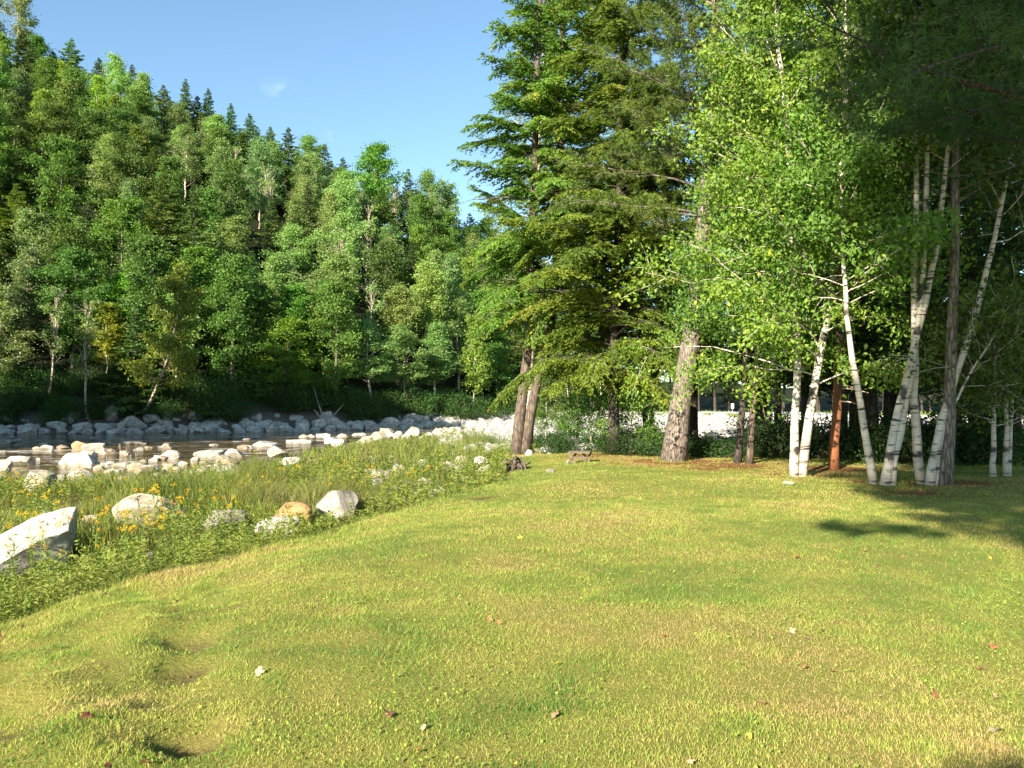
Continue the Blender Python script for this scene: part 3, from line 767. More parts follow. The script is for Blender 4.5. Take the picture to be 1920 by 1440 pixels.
boulder(882, 908, 13, 20, 'narrow upright grey stone on the lawn bank', GREY, k=0)
boulder(735, 862, 20, 10, 'small white stone in the middle of the tall grass', WHITE)
boulder(856, 838, 18, 11, 'white stone in the tall grass beyond the gully', WHITE)
boulder(860, 905, 40, 12, 'low grey stone beside the narrow upright stone', GREY)
boulder(991, 854, 14, 11, 'white stone at the foot of the twin-trunked hemlock', WHITE, cat='stone', name='stone')
boulder(1033, 886, 17, 7, 'flat white stone lying on the lawn in front of the bench', (.7, .68, .62), cat='stone', name='stone')
boulder(1065, 870, 8, 8, 'small white stone against the leg of the bench', (.7, .68, .62), cat='stone', name='stone')
boulder(1030, 852, 9, 4, 'small flat pale stone at the back edge of the lawn', (.7, .68, .62), cat='stone', name='stone')
boulder(1476, 908, 22, 7, 'flat grey stone on the lawn in front of the twin white birches', (.7, .68, .62), cat='stone', name='stone')
boulder(1540, 858, 22, 16, 'sunlit brown rock beside the orange-barked pine', (.75, .5, .36), cat='rock', name='rock')
for k in range(46):
    px = random.uniform(-10, 440); py = 848 + 48 * random.random() ** .8; w = random.choice([14, 18, 22, 28, 36]) * random.uniform(.8, 1.2)
    if 270 < px < 400 and py < 866 and k % 3: continue
    boulder(px, py, w, w * random.uniform(.4, .6), 'pale sun-bleached stone in the bouldery shallows', random.choice([WHITE, WHITE, TAN, (.8, .68, .55)]), 'stones of the bouldery shallows', water=True)
# stones along the near shore
for k in range(34):
    px = 560 + 300 * (k + random.random()) / 34; py = 836 - (px - 560) * .085 + random.uniform(-5, 8); w = random.uniform(14, 34)
    boulder(px, py, w, w * random.uniform(.4, .62), 'sun-bleached white stone among the many along the near shore', random.choice([WHITE, WHITE, WHITE, TAN]), 'white stones along the near shore')
for k in range(24):
    px = random.uniform(-40, 620); py = random.uniform(822, 880); w = random.uniform(9, 22)
    if sdist(RIVER, *[np.array([v]) for v in ((px - 960) / F * (EYE - WATER) * F / (py - HZ), (EYE - WATER) * F / (py - HZ))])[0] > -1: continue
    boulder(px, py, w, w * .38, 'low wet stone breaking the surface of the river', random.choice([TAN, GREY, (.8, .68, .52)]), 'stones breaking the river surface', water=True)
# boulders heaped along the far bank, in the shade
for row, (off, n, smin, smax, zz) in enumerate([(.0, 62, .8, 2.0, -.95), (1.8, 56, .9, 2.3, -.35), (3.6, 42, .8, 2.0, .25)]):
    for k in range(n):
        x = -53 + 52 * (k + random.random() * .9) / n; y = float(np.interp(x, FARL[:, 0], FARL[:, 1])) + off + random.uniform(-.9, .9)
        s = random.uniform(smin, smax) ** 1.15 * .43; g_ = random.uniform(.95, 1.3)
        z = max(h1(x, y), WATER)
        o = link('boulder', BM[random.randrange(10)], None, (x, y, z + s * .2), (R(random.uniform(-25, 25)), R(random.uniform(-25, 25)), random.uniform(0, 6.28)), (s * random.uniform(.8, 1.25), s * random.uniform(.8, 1.1), s * random.uniform(.55, .85)))
        o.color = (g_, g_ * 1.0, g_ * .98, 1)
        tag(o, ['blue-grey boulder at the waterline of the shaded far bank', 'blue-grey boulder in the middle of the shaded heap on the far bank', 'blue-grey boulder under the trees at the top of the far bank'][row], 'boulder', 'boulders heaped along the far bank')

for k in range(26):
    px = random.uniform(-20, 470); py = random.uniform(822, 850); w = random.uniform(12, 30)
    boulder(px, py, w, w * .34, 'low wet stone breaking the surface of the river', random.choice([TAN, GREY, (.8, .68, .52), (.6, .5, .4)]), 'stones breaking the river surface', water=True)
for k in range(40):
    px = random.uniform(690, 945); py = random.uniform(868, 945); w = random.uniform(12, 34)
    x, y, z = at(px, py)
    if sdist(LAWN, np.array([x]), np.array([y]))[0] < .35: continue
    boulder(px, py, w, w * random.uniform(.5, .7), 'tan or grey stone in the stony gully below the hemlock', random.choice([TAN, GREY, WHITE, (.8, .68, .55)]), 'stones of the gully below the hemlock', cat='stone', name='stone')
for k in range(26):
    px = random.uniform(20, 640); py = random.uniform(900, 1000); w = random.uniform(14, 40)
    x, y, z = at(px, py)
    if sdist(LAWN, np.array([x]), np.array([y]))[0] < .8: continue
    boulder(px, py, w, w * random.uniform(.45, .65), 'grey stone half hidden in the riverside weeds', random.choice([TAN, GREY, (.62, .6, .55)]), 'stones half hidden in the weeds', cat='stone', name='stone')
# cobbles: the white gravel bar and the far stony bank, past counting
def scatter_rocks(pts, sizes, name, m):
    import bmesh
    bm = bmesh.new(); bmesh.ops.create_icosphere(bm, subdivisions=1, radius=1.0)
    V0 = np.array([v.co[:] for v in bm.verts]); T0 = np.array([[v.index for v in f.verts] for f in bm.faces]); bm.free()
    n = len(pts); k = len(V0)
    V = V0[None] * (1 + .35 * (rng.random((n, k, 1)) - .5)) * (sizes[:, None, None] * (np.array([1, .85, .6]) * (.7 + .6 * rng.random((n, 1, 3)))))
    a = rng.random(n) * 6.28; c, s = np.cos(a)[:, None], np.sin(a)[:, None]
    V = np.stack([V[..., 0] * c - V[..., 1] * s, V[..., 0] * s + V[..., 1] * c, V[..., 2]], -1) + pts[:, None, :]
    return mesh(name, V.reshape(-1, 3), [(T0[None] + (np.arange(n) * k)[:, None, None]).reshape(-1, 3)], None, False, None, m)
cx = rng.uniform(-12, 62, 26000); cy = rng.uniform(40, 119, 26000)
rdv = sdist(RIVER, cx, cy); fdv = far_d(cx, cy); ldv = sdist(LAWN, cx, cy)
ok = (rdv > -.6) & (ldv > 1.0) & (((fdv < 0) & (cx > np.interp(cy, [40, 60, 80, 90], [-3, -5.5, -4, -3]))) | ((fdv > -1) & (fdv < 9) & (cx > -14)))
ok &= np.abs(cx / cy) < .8
cx, cy = cx[ok], cy[ok]
cs = .14 + .42 * rng.random(len(cx)) ** 2.2 * (1 + (cy > 80))
tag(link('cobbles', scatter_rocks(np.stack([cx, cy, H(cx, cy) + cs * .2], -1), cs, 'cobbles', M['cobble'])), 'white river cobbles covering the gravel bar and stony bank behind the trees', 'cobbles', kind='stuff')

# ------------------------------------------------------------------ the lawn
rng = np.random.default_rng(501); random.seed(501)
def blades(x, y, z, h, w, lean, tone, three=True):
    n = len(x); a = rng.random(n) * 6.28; b = rng.random(n) * 6.28
    P = np.stack([x, y, z], -1); s = np.stack([np.cos(a), np.sin(a), np.zeros(n)], -1) * (w / 2)[:, None]
    ld_ = np.stack([np.cos(b), np.sin(b), np.zeros(n)], -1) * (h * lean)[:, None]
    up = np.zeros((n, 3)); up[:, 2] = h
    if three:
        V = np.stack([P - s, P + s, P + ld_ + up * (1 - .25 * lean[:, None])], 1)
        return V.reshape(-1, 3), [np.arange(3 * n).reshape(-1, 3)], np.repeat(tone, 3)
    m = P + ld_ * .3 + up * .55
    V = np.stack([P - s, P + s, m + s * .8, m - s * .8, P + ld_ + up * (1 - .3 * lean[:, None])], 1)
    i = np.arange(n)[:, None] * 5
    return V.reshape(-1, 3), [i + np.array([[0, 1, 2, 3]]), i + np.array([[3, 2, 4]])], np.repeat(tone, 5)
def wedge(y0, y1, dens, side=.72, pad=1.2):
    area = side * (y1 ** 2 - y0 ** 2) + 2 * pad * (y1 - y0); n = int(area * dens)
    y = np.sqrt(rng.random(n) * (y1 ** 2 - y0 ** 2) + y0 ** 2); x = (rng.random(n) * 2 - 1) * (side * y + pad)
    return x, y
LB = Buf()
for y0, y1, dens, h, w, three in [(1.6, 4.5, 6400, .030, .0031, False), (4.5, 8, 4600, .031, .004, True), (8, 14, 2000, .034, .006, True), (14, 34, 520, .036, .011, True)]:
    x, y = wedge(y0, y1, dens)
    l = sdist(LAWN, x, y); keep = l < .25 * rng.random(len(x))
    for hx, hy, r, dp in hole_xy: keep &= (np.hypot(x - hx, y - hy) > r * .75) | (rng.random(len(x)) < .15)
    for nx, ny, r in needle_spots: keep &= (np.hypot(x - nx, y - ny) > r * .6) | (rng.random(len(x)) < .25)
    x, y, l = x[keep], y[keep], l[keep]
    p1 = noise(x, y, 1.5, 51, 4); p2 = noise(x, y, .28, 52, 2); p3 = noise(x, y, 4.5, 53, 2)
    tone = np.clip(.58 + (p1 - .5) * 2.0 + (p2 - .5) * 1.0 + (p3 - .5) * .9 + rng.normal(size=len(x)) * .2 + .1 * np.exp(-((x + 2.8) / 1.5) ** 2) , 0, 1)
    tone = np.where(rng.random(len(x)) < .12, rng.random(len(x)) * .3, tone)
    hh = h * (.5 + .9 * rng.random(len(x))) * (.55 + .6 * p2 + .5 * sm(.58, .75, noise(x, y, .35, 57, 2))) * (1 + .8 * sm(-1.2, .1, l))
    LB.add(*blades(x, y, H(x, y) - .004, hh, w * (.7 + .6 * rng.random(len(x))), .3 + .8 * rng.random(len(x)), tone, three))
for fx, fy, fr in [(6.6, 18.75, .3), (7.75, 17.0, .25), (8.0, 16.9, .25), (8.65, 17.0, .2), (8.85, 16.9, .2), (4.7, 23.6, .5), (1.95, 23.0, .4)]:
    n = 260; a = rng.random(n) * 6.28; q = fr * (.55 + .6 * rng.random(n)); x = fx + np.cos(a) * q; y = fy + np.sin(a) * q
    LB.add(*blades(x, y, H(x, y) - .01, .05 + .10 * rng.random(n), np.full(n, .009), .3 + .7 * rng.random(n), .35 + .6 * rng.random(n), True))
# clover and plantain leaves low in the turf
x, y = wedge(1.8, 8, 150); p = noise(x, y, .7, 61, 3); keep = (p > .5) & (sdist(LAWN, x, y) < 0)
x, y = x[keep], y[keep]; n = len(x)
V, Qd = leaves(np.stack([x, y, H(x, y) + .012 + .015 * rng.random(n)], -1), np.stack([rng.normal(size=n), rng.normal(size=n), .25 + .2 * rng.random(n)], -1), .010 + .014 * rng.random(n), .009 + .010 * rng.random(n))
LB.add(V, [Qd], np.repeat(.5 + .4 * rng.random(n), 4))
tag(link('lawn_grass', LB.mesh('lawn_grass', M['lawn'])), 'sunlit mown lawn, yellow-green with dry straw patches', 'grass', kind='stuff')

# ------------------------------------------------------------------ weeds of the flood plain
rng = np.random.default_rng(502); random.seed(502)
WB = Buf()
def flood_pts(n, y0, y1):
    y = np.sqrt(rng.random(n) * (y1 ** 2 - y0 ** 2) + y0 ** 2); x = -rng.random(n) * (.74 * y + 2) + .09 * y
    l = sdist(LAWN, x, y); r = sdist(RIVER, x, y)
    k = (l > .05 + .7 * (noise(x, y, .9, 77, 2) - .35)) & (r > .8) & (x < 1.2) & ((l < 2.2) | (y < 38) | (x < -1.5))
    sh = sm(.8, 4.0, r) * (1 - .5 * sm(36, 60, y))
    k &= rng.random(n) < .10 + .9 * sh
    hs = np.ones(n)
    for bx, by, br in boulders_xy:
        d = np.hypot(x - bx, y - by); k &= d > br * .78
        hs = np.where((d < br * 2.6) & (y < by), np.minimum(hs, .38), hs)
    return x[k], y[k], l[k], hs[k]
for y0, y1, n, h, w in [(4, 12, 42000, .50, .007), (12, 24, 74000, .62, .011), (24, 62, 60000, .66, .020)]:
    x, y, l, hs = flood_pts(n, y0, y1)
    p1 = noise(x, y, 2.6, 71, 3); p2 = noise(x, y, .6, 72, 2)
    hh = h * (.45 + .9 * rng.random(len(x))) * (.15 + 2.6 * p1 ** 2) * hs * (.35 + .65 * sm(.2, 2.6, l)) * (.25 + .75 * sm(1.0, 7.5, sdist(RIVER, x, y)))
    tone = np.clip(.02 + 1.3 * noise(x, y, 1.5, 73, 3) + rng.normal(size=len(x)) * .18, 0, .92); tone = np.where(rng.random(len(x)) < .09, .97, tone)
    WB.add(*blades(x, y, H(x, y) - .02, hh, w * (.7 + .7 * rng.random(len(x))), .2 + .6 * rng.random(len(x)), tone, False))
# leafy stems
for y0, y1, n, lf in [(4, 14, 5200, .052), (14, 30, 8600, .078), (30, 62, 4600, .12)]:
    x, y, l, hs = flood_pts(n, y0, y1)
    p1 = noise(x, y, 2.2, 75, 3); z = H(x, y)
    keep = p1 > .42; x, y, z, hs, p1, l = x[keep], y[keep], z[keep], hs[keep], p1[keep], l[keep]
    k = len(x); ht = (.30 + .62 * rng.random(k)) * (.1 + 2.2 * p1 ** 2) * hs * (.5 + .5 * sm(.2, 1.5, l)) * (.25 + .75 * sm(1.0, 7.5, sdist(RIVER, x, y))); per = 20
    t = rng.random((k, per)) ** .7
    le = rng.normal(size=(k, 1, 2)) * .18
    P = np.stack([x[:, None] + le[..., 0] * t * ht[:, None], y[:, None] + le[..., 1] * t * ht[:, None], z[:, None] + t * ht[:, None]], -1).reshape(-1, 3)
    D = rng.normal(size=(k * per, 3)); D[:, 2] = np.abs(D[:, 2]) * .5
    sz = lf * (.7 + .7 * rng.random(k * per))
    V, Qd = leaves(P, D, sz, sz * .34)
    tn = np.clip(np.repeat(np.clip(-.25 + 1.35 * noise(x, y, 1.1, 79, 2) + .2 * rng.normal(size=k), 0, .7), per) + .2 * rng.random(k * per), 0, .8)
    WB.add(V, [Qd], np.repeat(tn, 4))
# tall dark tussock and a fringe of leaves at the back of the lawn
for (px, py, hgt, n) in [(905, 836, .9, 900), (1720 * 0 + 860, 845, .6, 500), (700, 850, .6, 500)]:
    cx_, cy_, cz_ = at(px, py); a = rng.normal(size=(n, 2)) * np.array([.75, .5])
    x = cx_ + a[:, 0]; y = cy_ + a[:, 1]
    WB.add(*blades(x, y, H(x, y), hgt * (.5 + .6 * rng.random(n)), np.full(n, .016), .1 + .5 * rng.random(n), .05 + .25 * rng.random(n), False))
tag(link('riverside_weeds', WB.mesh('riverside_weeds', M['weed'])), 'tall green grass and leafy weeds between the lawn and the river', 'weeds', kind='stuff')

VB = Buf(); n = 16000; x = rng.uniform(4, 70, n); y = rng.uniform(108, 130, n); fdv = far_d(x, y); k = (fdv > 8) & (fdv < 17) & (np.abs(x / y) < .75); x, y = x[k], y[k]; n = len(x)
VB.add(*blades(x, y, H(x, y) - .03, (.4 + .7 * rng.random(n)) * (.6 + .7 * noise(x, y, 4, 88, 2)), np.full(n, .06), .2 + .5 * rng.random(n), np.clip(.55 + .4 * rng.random(n), 0, .9), False))
tag(link('verge_grass', VB.mesh('verge_grass', M['weed'])), 'yellow-green tall grass on the road verge above the white cobble bank', 'grass', kind='stuff')

# ------------------------------------------------------------------ goldenrod plants
rng = np.random.default_rng(503); random.seed(503)
def goldenrod(seed):
    """list of stems: (stem, foliage, flower head) meshes"""
    g = np.random.default_rng(seed); out = []
    for s in range(g.integers(3, 6)):
        st, lf, fl = Buf(), Buf(), Buf()
        a = g.random() * 6.28; ht = .40 + .4 * g.random(); le = np.array([math.cos(a), math.sin(a), 0]) * .12
        b = np.array([g.normal() * .10, g.normal() * .10, -.05])
        p = np.array([b, b + le * .5 + [0, 0, ht * .5], b + le * 1.2 + [0, 0, ht]]); p = spline(p, 6)
        st.add(*tube(p, np.linspace(.005, .003, 6), 4, False))
        n = 26; t = g.random(n) * .85; P = np.stack([np.interp(t * 5, range(6), p[:, c]) for c in range(3)], -1)
        D = g.normal(size=(n, 3)); D[:, 2] = np.abs(D[:, 2]) * .6
        V, Qd = leaves(P, D, .07 + .05 * g.random(n), .016 + .008 * g.random(n)); lf.add(V, Qd, np.repeat(g.random(n), 4))
        for b2 in range(3):
            az = a + g.normal() * .9; d = np.array([math.cos(az), math.sin(az), .35]); tip = p[-1] - [0, 0, .02 * b2]
            q = limb(tip, d, .04 + .06 * g.random(), 5, 0, .1, .6)
            n = 11; t = g.random(n) * 4; P = np.stack([np.interp(t, range(5), q[:, c]) for c in range(3)], -1) + g.normal(size=(n, 3)) * .005
            V, Qd = leaves(P, rand_dirs(n, .6), .011 + .010 * g.random(n), .010 + .006 * g.random(n)); fl.add(V, Qd, np.repeat(g.random(n), 4))
        out.append((st.mesh('stem', M['goldenrod_leaf']), lf.mesh('foliage', M['goldenrod_leaf']), fl.mesh('flower_head', M['goldenrod_flower'])))
    return out
GR = [goldenrod(300 + k) for k in range(5)]
gr_px = [(62, 1082), (30, 1090), (95, 1070), (250, 1040), (190, 1028), (205, 1030), (270, 1000), (305, 985), (360, 975), (375, 985), (400, 972), (212, 915), (18, 945), (10, 930), (150, 912), (190, 922), (175, 935), (450, 958), (465, 955), (490, 950), (700, 935), (722, 938), (758, 932), (735, 930), (780, 925), (250, 1050), (185, 1065), (245, 1078), (330, 1010), (120, 1000), (60, 960), (40, 975), (100, 985), (560, 925), (620, 905), (650, 915), (520, 930), (340, 930), (140, 935), (80, 1095), (320, 1035), (300, 1025), (420, 1015), (230, 940), (205, 1000), (660, 945), (690, 925), (600, 945), (820, 905), (845, 840)]
gr_px += [(random.uniform(0, 430), random.uniform(915, 1075)) for _ in range(14)] + [(random.uniform(450, 860), random.uniform(880, 955)) for _ in range(6)]
for k, (px, py) in enumerate(gr_px):
    if sdist(LAWN, *[np.array([v]) for v in at(px, py)[:2]])[0] < .25: continue
    x, y, z = at(px + random.uniform(-6, 6), py + random.uniform(-4, 4))
    o = link('goldenrod_plant', None, None, (x, y, z), (0, 0, random.uniform(0, 6.28)), (random.uniform(.9, 1.25),) * 3)
    tag(o, 'goldenrod plant with yellow flower plumes standing in the riverside weeds', 'plant', 'goldenrod plants in the weeds')
    for sm_, fm_, hm_ in GR[k % 5]:
        so = link('stem', sm_, o); link('foliage', fm_, so); link('flower_head', hm_, so)
# dry brown stalks at the water
for k, (px, py, top) in enumerate([(200, 885, 848), (226, 890, 832), (238, 888, 838), (246, 892, 852), (256, 890, 840), (232, 893, 858)]):
    x, y, z = at(px, py); hgt = (py - top) / F * y
    b = Buf(); b.add(*tube(spline([(0, 0, -.05), (.02, 0, hgt * .5), (random.uniform(-.1, .1), 0, hgt)], 6), np.linspace(.012, .008, 6), 5))
    hd = Buf(); hd.add(*tube(spline([(0, 0, 0), (0, 0, .12), (0, 0, .25)], 5), [.012, .025, .03, .025, .008], 6))
    o = link('dry_weed_stalk', b.mesh('stem', M['wood_drift']), None, (x, y, z)); tag(o, 'thin dry brown weed stalk standing at the water beside the grey boulder', 'plant', 'dry weed stalks at the water')
    link('seed_head', hd.mesh('seed_head', M['twig']), o, (random.uniform(-.03, .03), 0, hgt - .25))
# bare sticks
def stick(name, px, py, pts, r, label, m='wood_drift'):
    x, y, z = at(px, py); b = Buf()
    for p in pts: b.add(*tube(spline(np.array(p, float), 8), np.linspace(r, r * .4, 8), 5))
    tag(link(name, b.mesh(name, M[m], True), None, (x, y, z)), label, 'stick')
stick('dead_stick', 373, 1038, [[(0, 0, -.05), (-.08, .05, .15), (-.18, .1, .36)]], .012, 'pale bare stick leaning out of the weeds at the lawn edge, lower of two')
stick('dead_stick', 377, 1036, [[(0, 0, -.05), (-.02, .02, .12), (-.05, .05, .28)]], .009, 'short bare stick upright beside the longer pale stick')
stick('dead_stick', 680, 968, [[(0, 0, 0), (.12, .05, .07), (.24, .1, .15)], [(.1, 0, .0), (.14, .0, .1), (.2, .02, .2)]], .012, 'forked dry stick on the lawn edge beside the grey dome-shaped boulder')
# driftwood on the far bank
x, y, z = at(612, 792)
b = Buf()
for p, r in [([(0, 0, -.3), (-1.8, .8, 1.6), (-4.2, 1.5, 3.4)], .16), ([(0, 0, -.2), (-.9, .2, 2.0), (-1.5, .5, 3.8)], .12), ([(0, 0, 0), (1.0, .2, 1.0), (1.7, .5, 1.9)], .08)]:
    b.add(*tube(spline(np.array(p, float), 9), np.linspace(r, r * .35, 9), 6, rough=.1))
tag(link('driftwood_snag', b.mesh('driftwood_snag', M['wood_drift'], True), None, (x, y, z)), 'grey forked driftwood snag standing on the shaded far bank', 'driftwood')

# ------------------------------------------------------------------ fallen leaves on the lawn
rng = np.random.default_rng(504); random.seed(504)
def leaf_mesh(seed, maple):
    g = np.random.default_rng(seed); n = 14; a = np.linspace(0, 2 * np.pi, n, endpoint=False)
    r = (1 + .35 * np.cos(a * 5)) if maple else (.55 / np.sqrt((np.cos(a) * .55) ** 2 + (np.sin(a)) ** 2))
    V = np.stack([r * np.cos(a), r * np.sin(a), .22 * g.random(n) + .25 * np.cos(a * 2 + g.random() * 6)], -1)
    V = np.vstack([V, [[0, 0, .02]]])
    T = np.stack([np.full(n, n), np.arange(n), (np.arange(n) + 1) % n], -1)
    tp = tube(np.array([[-1.0, 0, .1], [-1.5, .1, .15], [-1.9, .05, .3]]), [.035, .03, .025], 4)
    b = Buf(); b.add(V, T); b.add(*tp)
    return b.mesh('fallen_leaf', M['fallen'], True)
LM = [leaf_mesh(k, k % 2 == 0) for k in range(6)]
ORANGE, RED, YEL, TANL, BRN, PALE = (.52, .22, .08), (.38, .10, .05), (.85, .62, .06), (.66, .42, .22), (.34, .16, .07), (.62, .50, .28)
fl = [(732, 1332, .05, BRN, 'curled brown leaf'), (795, 1358, .035, PALE, 'pale cream leaf'), (1042, 1333, .05, TANL, 'upright tan leaf'), (918, 1212, .035, YEL, 'bright yellow leaf'), (916, 1160, .045, TANL, 'tan leaf standing on edge'),
      (1216, 1133, .04, ORANGE, 'orange leaf'), (975, 1007, .05, YEL, 'golden leaf'), (1103, 1075, .04, TANL, 'light tan leaf'), (1480, 1178, .045, PALE, 'long pale leaf'), (1536, 1178, .035, RED, 'dark red leaf'),
      (1492, 1043, .05, RED, 'red-brown leaf'), (1745, 1295, .045, RED, 'crumpled red leaf'), (1858, 1362, .055, PALE, 'cream pointed leaf'), (1400, 1375, .035, YEL, 'small yellow leaf'), (1855, 1208, .05, ORANGE, 'rust leaf'),
      (1850, 1043, .045, YEL, 'yellow leaf in the sun'), (1912, 1168, .04, YEL, 'yellow leaf at the far side'), (1246, 1190, .035, RED, 'small red leaf'), (172, 1336, .05, RED, 'bright red leaf'), (215, 1434, .05, RED, 'red leaf half hidden in the turf'),
      (280, 1420, .04, BRN, 'brown leaf beside the hole'), (335, 1125, .05, TANL, 'pinkish tan leaf'), (5, 1192, .05, RED, 'red leaf among clover'), (205, 1112, .07, PALE, 'white dry leaf on the bank'), (490, 1258, .05, PALE, 'pale leaf folded in the grass'),
      (1555, 1253, .03, ORANGE, 'orange scrap of leaf'), (1830, 1250, .04, BRN, 'brown leaf'), (1690, 1040, .04, ORANGE, 'light orange leaf'), (1640, 1060, .04, TANL, 'tan leaf'), (1136, 965, .035, PALE, 'tiny white leaf'), (455, 1022, .07, TANL, 'large pinkish leaf'), (1860, 1300, .04, TANL, 'dull tan leaf')]
rowname = lambda py: 'beyond the middle of the lawn' if py < 1080 else 'on the middle of the lawn' if py < 1230 else 'low on the lawn close to the viewer'
for k, (px, py, s, c, lab) in enumerate(fl):
    x, y, z = at(px, py, .02)
    o = link('fallen_leaf', LM[k % 6], None, (x, y, z + .018), (R(random.uniform(-45, 45)), R(random.uniform(-45, 45)), random.uniform(0, 6.28)), (s * .62,) * 3)
    o.color = (*[v * .7 for v in c], 1); tag(o, f'{lab} lying {rowname(py)}', 'leaf', 'fallen leaves on the lawn')
for k in range(46):
    py = random.choice([random.uniform(930, 1010), random.uniform(1000, 1430)]); px = random.uniform(760 if py < 1000 else 450, 1900); x, y, z = at(px, py, .02)
    o = link('fallen_leaf', LM[k % 6], None, (x, y, z + .025), (R(random.uniform(-35, 35)), R(random.uniform(-35, 35)), random.uniform(0, 6.28)), (random.uniform(.010, .022),) * 3)
    o.color = (*random.choice([ORANGE, TANL, YEL, BRN, PALE]), 1); tag(o, 'small dry scrap of leaf scattered on the lawn', 'leaf', 'leaf scraps on the lawn')

# ------------------------------------------------------------------ bench
rng = np.random.default_rng(505); random.seed(505)
bx, by, bz = at(1086, 868)
bench = link('rustic_bench', None, None, (bx, by, bz), (0, 0, R(-8)))
tag(bench, 'weathered wooden bench with crossed legs standing on the lawn before the hemlocks', 'bench')
s = by / F; bw, bh = 40 * s, 22 * s
pl = Buf()
for k in range(3): pl.add(*box((0, (k - 1) * .155, bh - .025 + .004 * k), (bw, .145, .045)))
link('seat', pl.mesh('seat', M['wood_grey']), bench)
for sx in (-1, 1):
    for sy in (-1, 1):
        b = Buf(); x0 = sx * bw * .34; spread = bw * .20
        p0 = np.array([x0 + sx * sy * 0 + (spread if sy > 0 else -spread), -.19 + .0 * sy + (.03 if sy > 0 else -.03), -.02]); p1 = np.array([x0 - (spread if sy > 0 else -spread), .17 + (.03 if sy > 0 else -.03), bh - .05])
        d = unit(p1 - p0); u_ = unit(np.cross(d, [0, 1, 0])); v_ = np.cross(d, u_); L = np.linalg.norm(p1 - p0)
        b.add(*box((p0 + p1) / 2, (.055, .04, L), np.stack([u_, v_, d], 1)))
        link('leg', b.mesh('leg', M['wood_grey']), bench)
b = Buf(); b.add(*box((0, 0, bh * .48), (bw * .72, .04, .05))); link('stretcher', b.mesh('stretcher', M['wood_grey']), bench)

# ------------------------------------------------------------------ exposed roots at the corner of the lawn
rng = np.random.default_rng(506); random.seed(506)
x, y, z = at(955, 884)
b = Buf()
for k in range(34):
    a = -1.7 + 3.8 * k / 34 + rng.normal() * .25; L = .35 + .5 * rng.random()
    p = np.array([(.15 + .2 * rng.normal(), .25 + .1 * rng.normal(), .40 + .10 * rng.normal()), (.15 - math.sin(a) * .3 + .06 * rng.normal(), .15 - math.cos(a) * .3, .30 + .12 * rng.normal()), (.1 - math.sin(a) * L * .8 + .1 * rng.normal(), -math.cos(a) * L * .7, .05 * rng.normal() - .02), (.1 - math.sin(a) * L * 1.1 + .15 * rng.normal(), -math.cos(a) * L * .9, -.12)])
    b.add(*tube(spline(p, 10), np.linspace(.045 * (.5 + rng.random()), .008, 10), 5, rough=.4))
cr = Buf(); V = np.array(BM[2].vertices[0].co[:]); 
co = np.empty(len(BM[5].vertices) * 3, np.float32); BM[5].vertices.foreach_get('co', co); co = co.reshape(-1, 3) * np.array([.50, .40, .34]) + np.array([.12, .25, .1])
tv = np.empty(len(BM[5].loops), np.int32); BM[5].loops.foreach_get('vertex_index', tv)
rt = link('tree_stump', None, None, (x + .05, y + .1, z - .06), (0, 0, 0), (.8, .8, .8)); tag(rt, 'grey tangle of exposed tree roots at the corner of the lawn below the hemlock', 'stump')
cr.add(co, tv.reshape(-1, 3)); link('base', cr.mesh('base', M['bark_brown'], True), rt); link('root', b.mesh('root', M['bark_brown'], True), rt)

# ------------------------------------------------------------------ bridge, guard rail, road sign far behind the trees
rng = np.random.default_rng(507); random.seed(507)
def wpt(px, py, Y): return np.array(pt(px, py, Y))
Yb = 100.0
br = link('road_bridge', None, None, (0, 0, 0)); tag(br, 'road bridge with pale concrete wing wall and teal steel girder behind the trees', 'bridge')
p0, p1 = wpt(1412, 812, 97), wpt(1442, 812, 103)
b = Buf(); zt0, zt1 = wpt(0, 798, 97)[2], wpt(0, 781, 103)[2]
for (A, B_, za, zb) in [((p0[0], p0[1]), (p1[0], p1[1]), zt0, zt1)]:
    V = []
    for (qx, qy), zt in (((A[0], A[1]), za), ((B_[0], B_[1]), zb)):
        V += [(qx, qy, -2.2), (qx, qy, zt), (qx + .25, qy + .4, zt), (qx + .25, qy + .4, -2.2)]
    b.add(V, np.array([[0, 1, 5, 4], [1, 2, 6, 5], [2, 3, 7, 6], [0, 3, 2, 1], [4, 5, 6, 7], [0, 4, 7, 3]]))
b.add(*box((p1[0] + .55, p1[1] + .3, (zt1 - 2.2) / 2), (1.0, 1.6, zt1 + 2.2)))
link('abutment', b.mesh('abutment', M['concrete']), br)
b = Buf(); gxx = p1[0] + 1.05
b.add(*box((gxx + 12, p1[1] + 1.2, .28 - .95), (24, .35, .95))); b.add(*box((gxx + 12, p1[1] + 1.0, -.15), (24, .7, .06))); b.add(*box((gxx + 12, p1[1] + 1.0, -1.16), (24, .7, .06)))
link('girder', b.mesh('girder', M['teal']), br)
b = Buf(); b.add(*box((gxx + 11.4, p1[1] + 5, .12), (25.4, 9, .30))); link('deck', b.mesh('deck', M['concrete']), br)
gr = link('guard_rail', None, None, (0, 0, 0)); tag(gr, 'galvanised guard rail along the road beyond the white cobble bank', 'guard rail')
ga, gb = np.array([12.0, 126.0]), np.array([58.0, 121.0])
b = Buf(); n = 60; tt = np.linspace(0, 1, n)
gp = ga + (gb - ga) * tt[:, None]; gz = H(gp[:, 0], gp[:, 1])
prof = [(-.04, .38), (.04, .46), (-.02, .54), (.04, .62), (-.04, .70)]
V = np.array([[(gp[i, 0], gp[i, 1] - q[0], gz[i] + q[1]) for q in prof] for i in range(n)])
i = np.arange(n - 1)[:, None] * 5 + np.arange(4)[None]
b.add(V, np.stack([i, i + 5, i + 6, i + 1], -1).reshape(-1, 4)); link('rail', b.mesh('rail', M['steel']), gr)
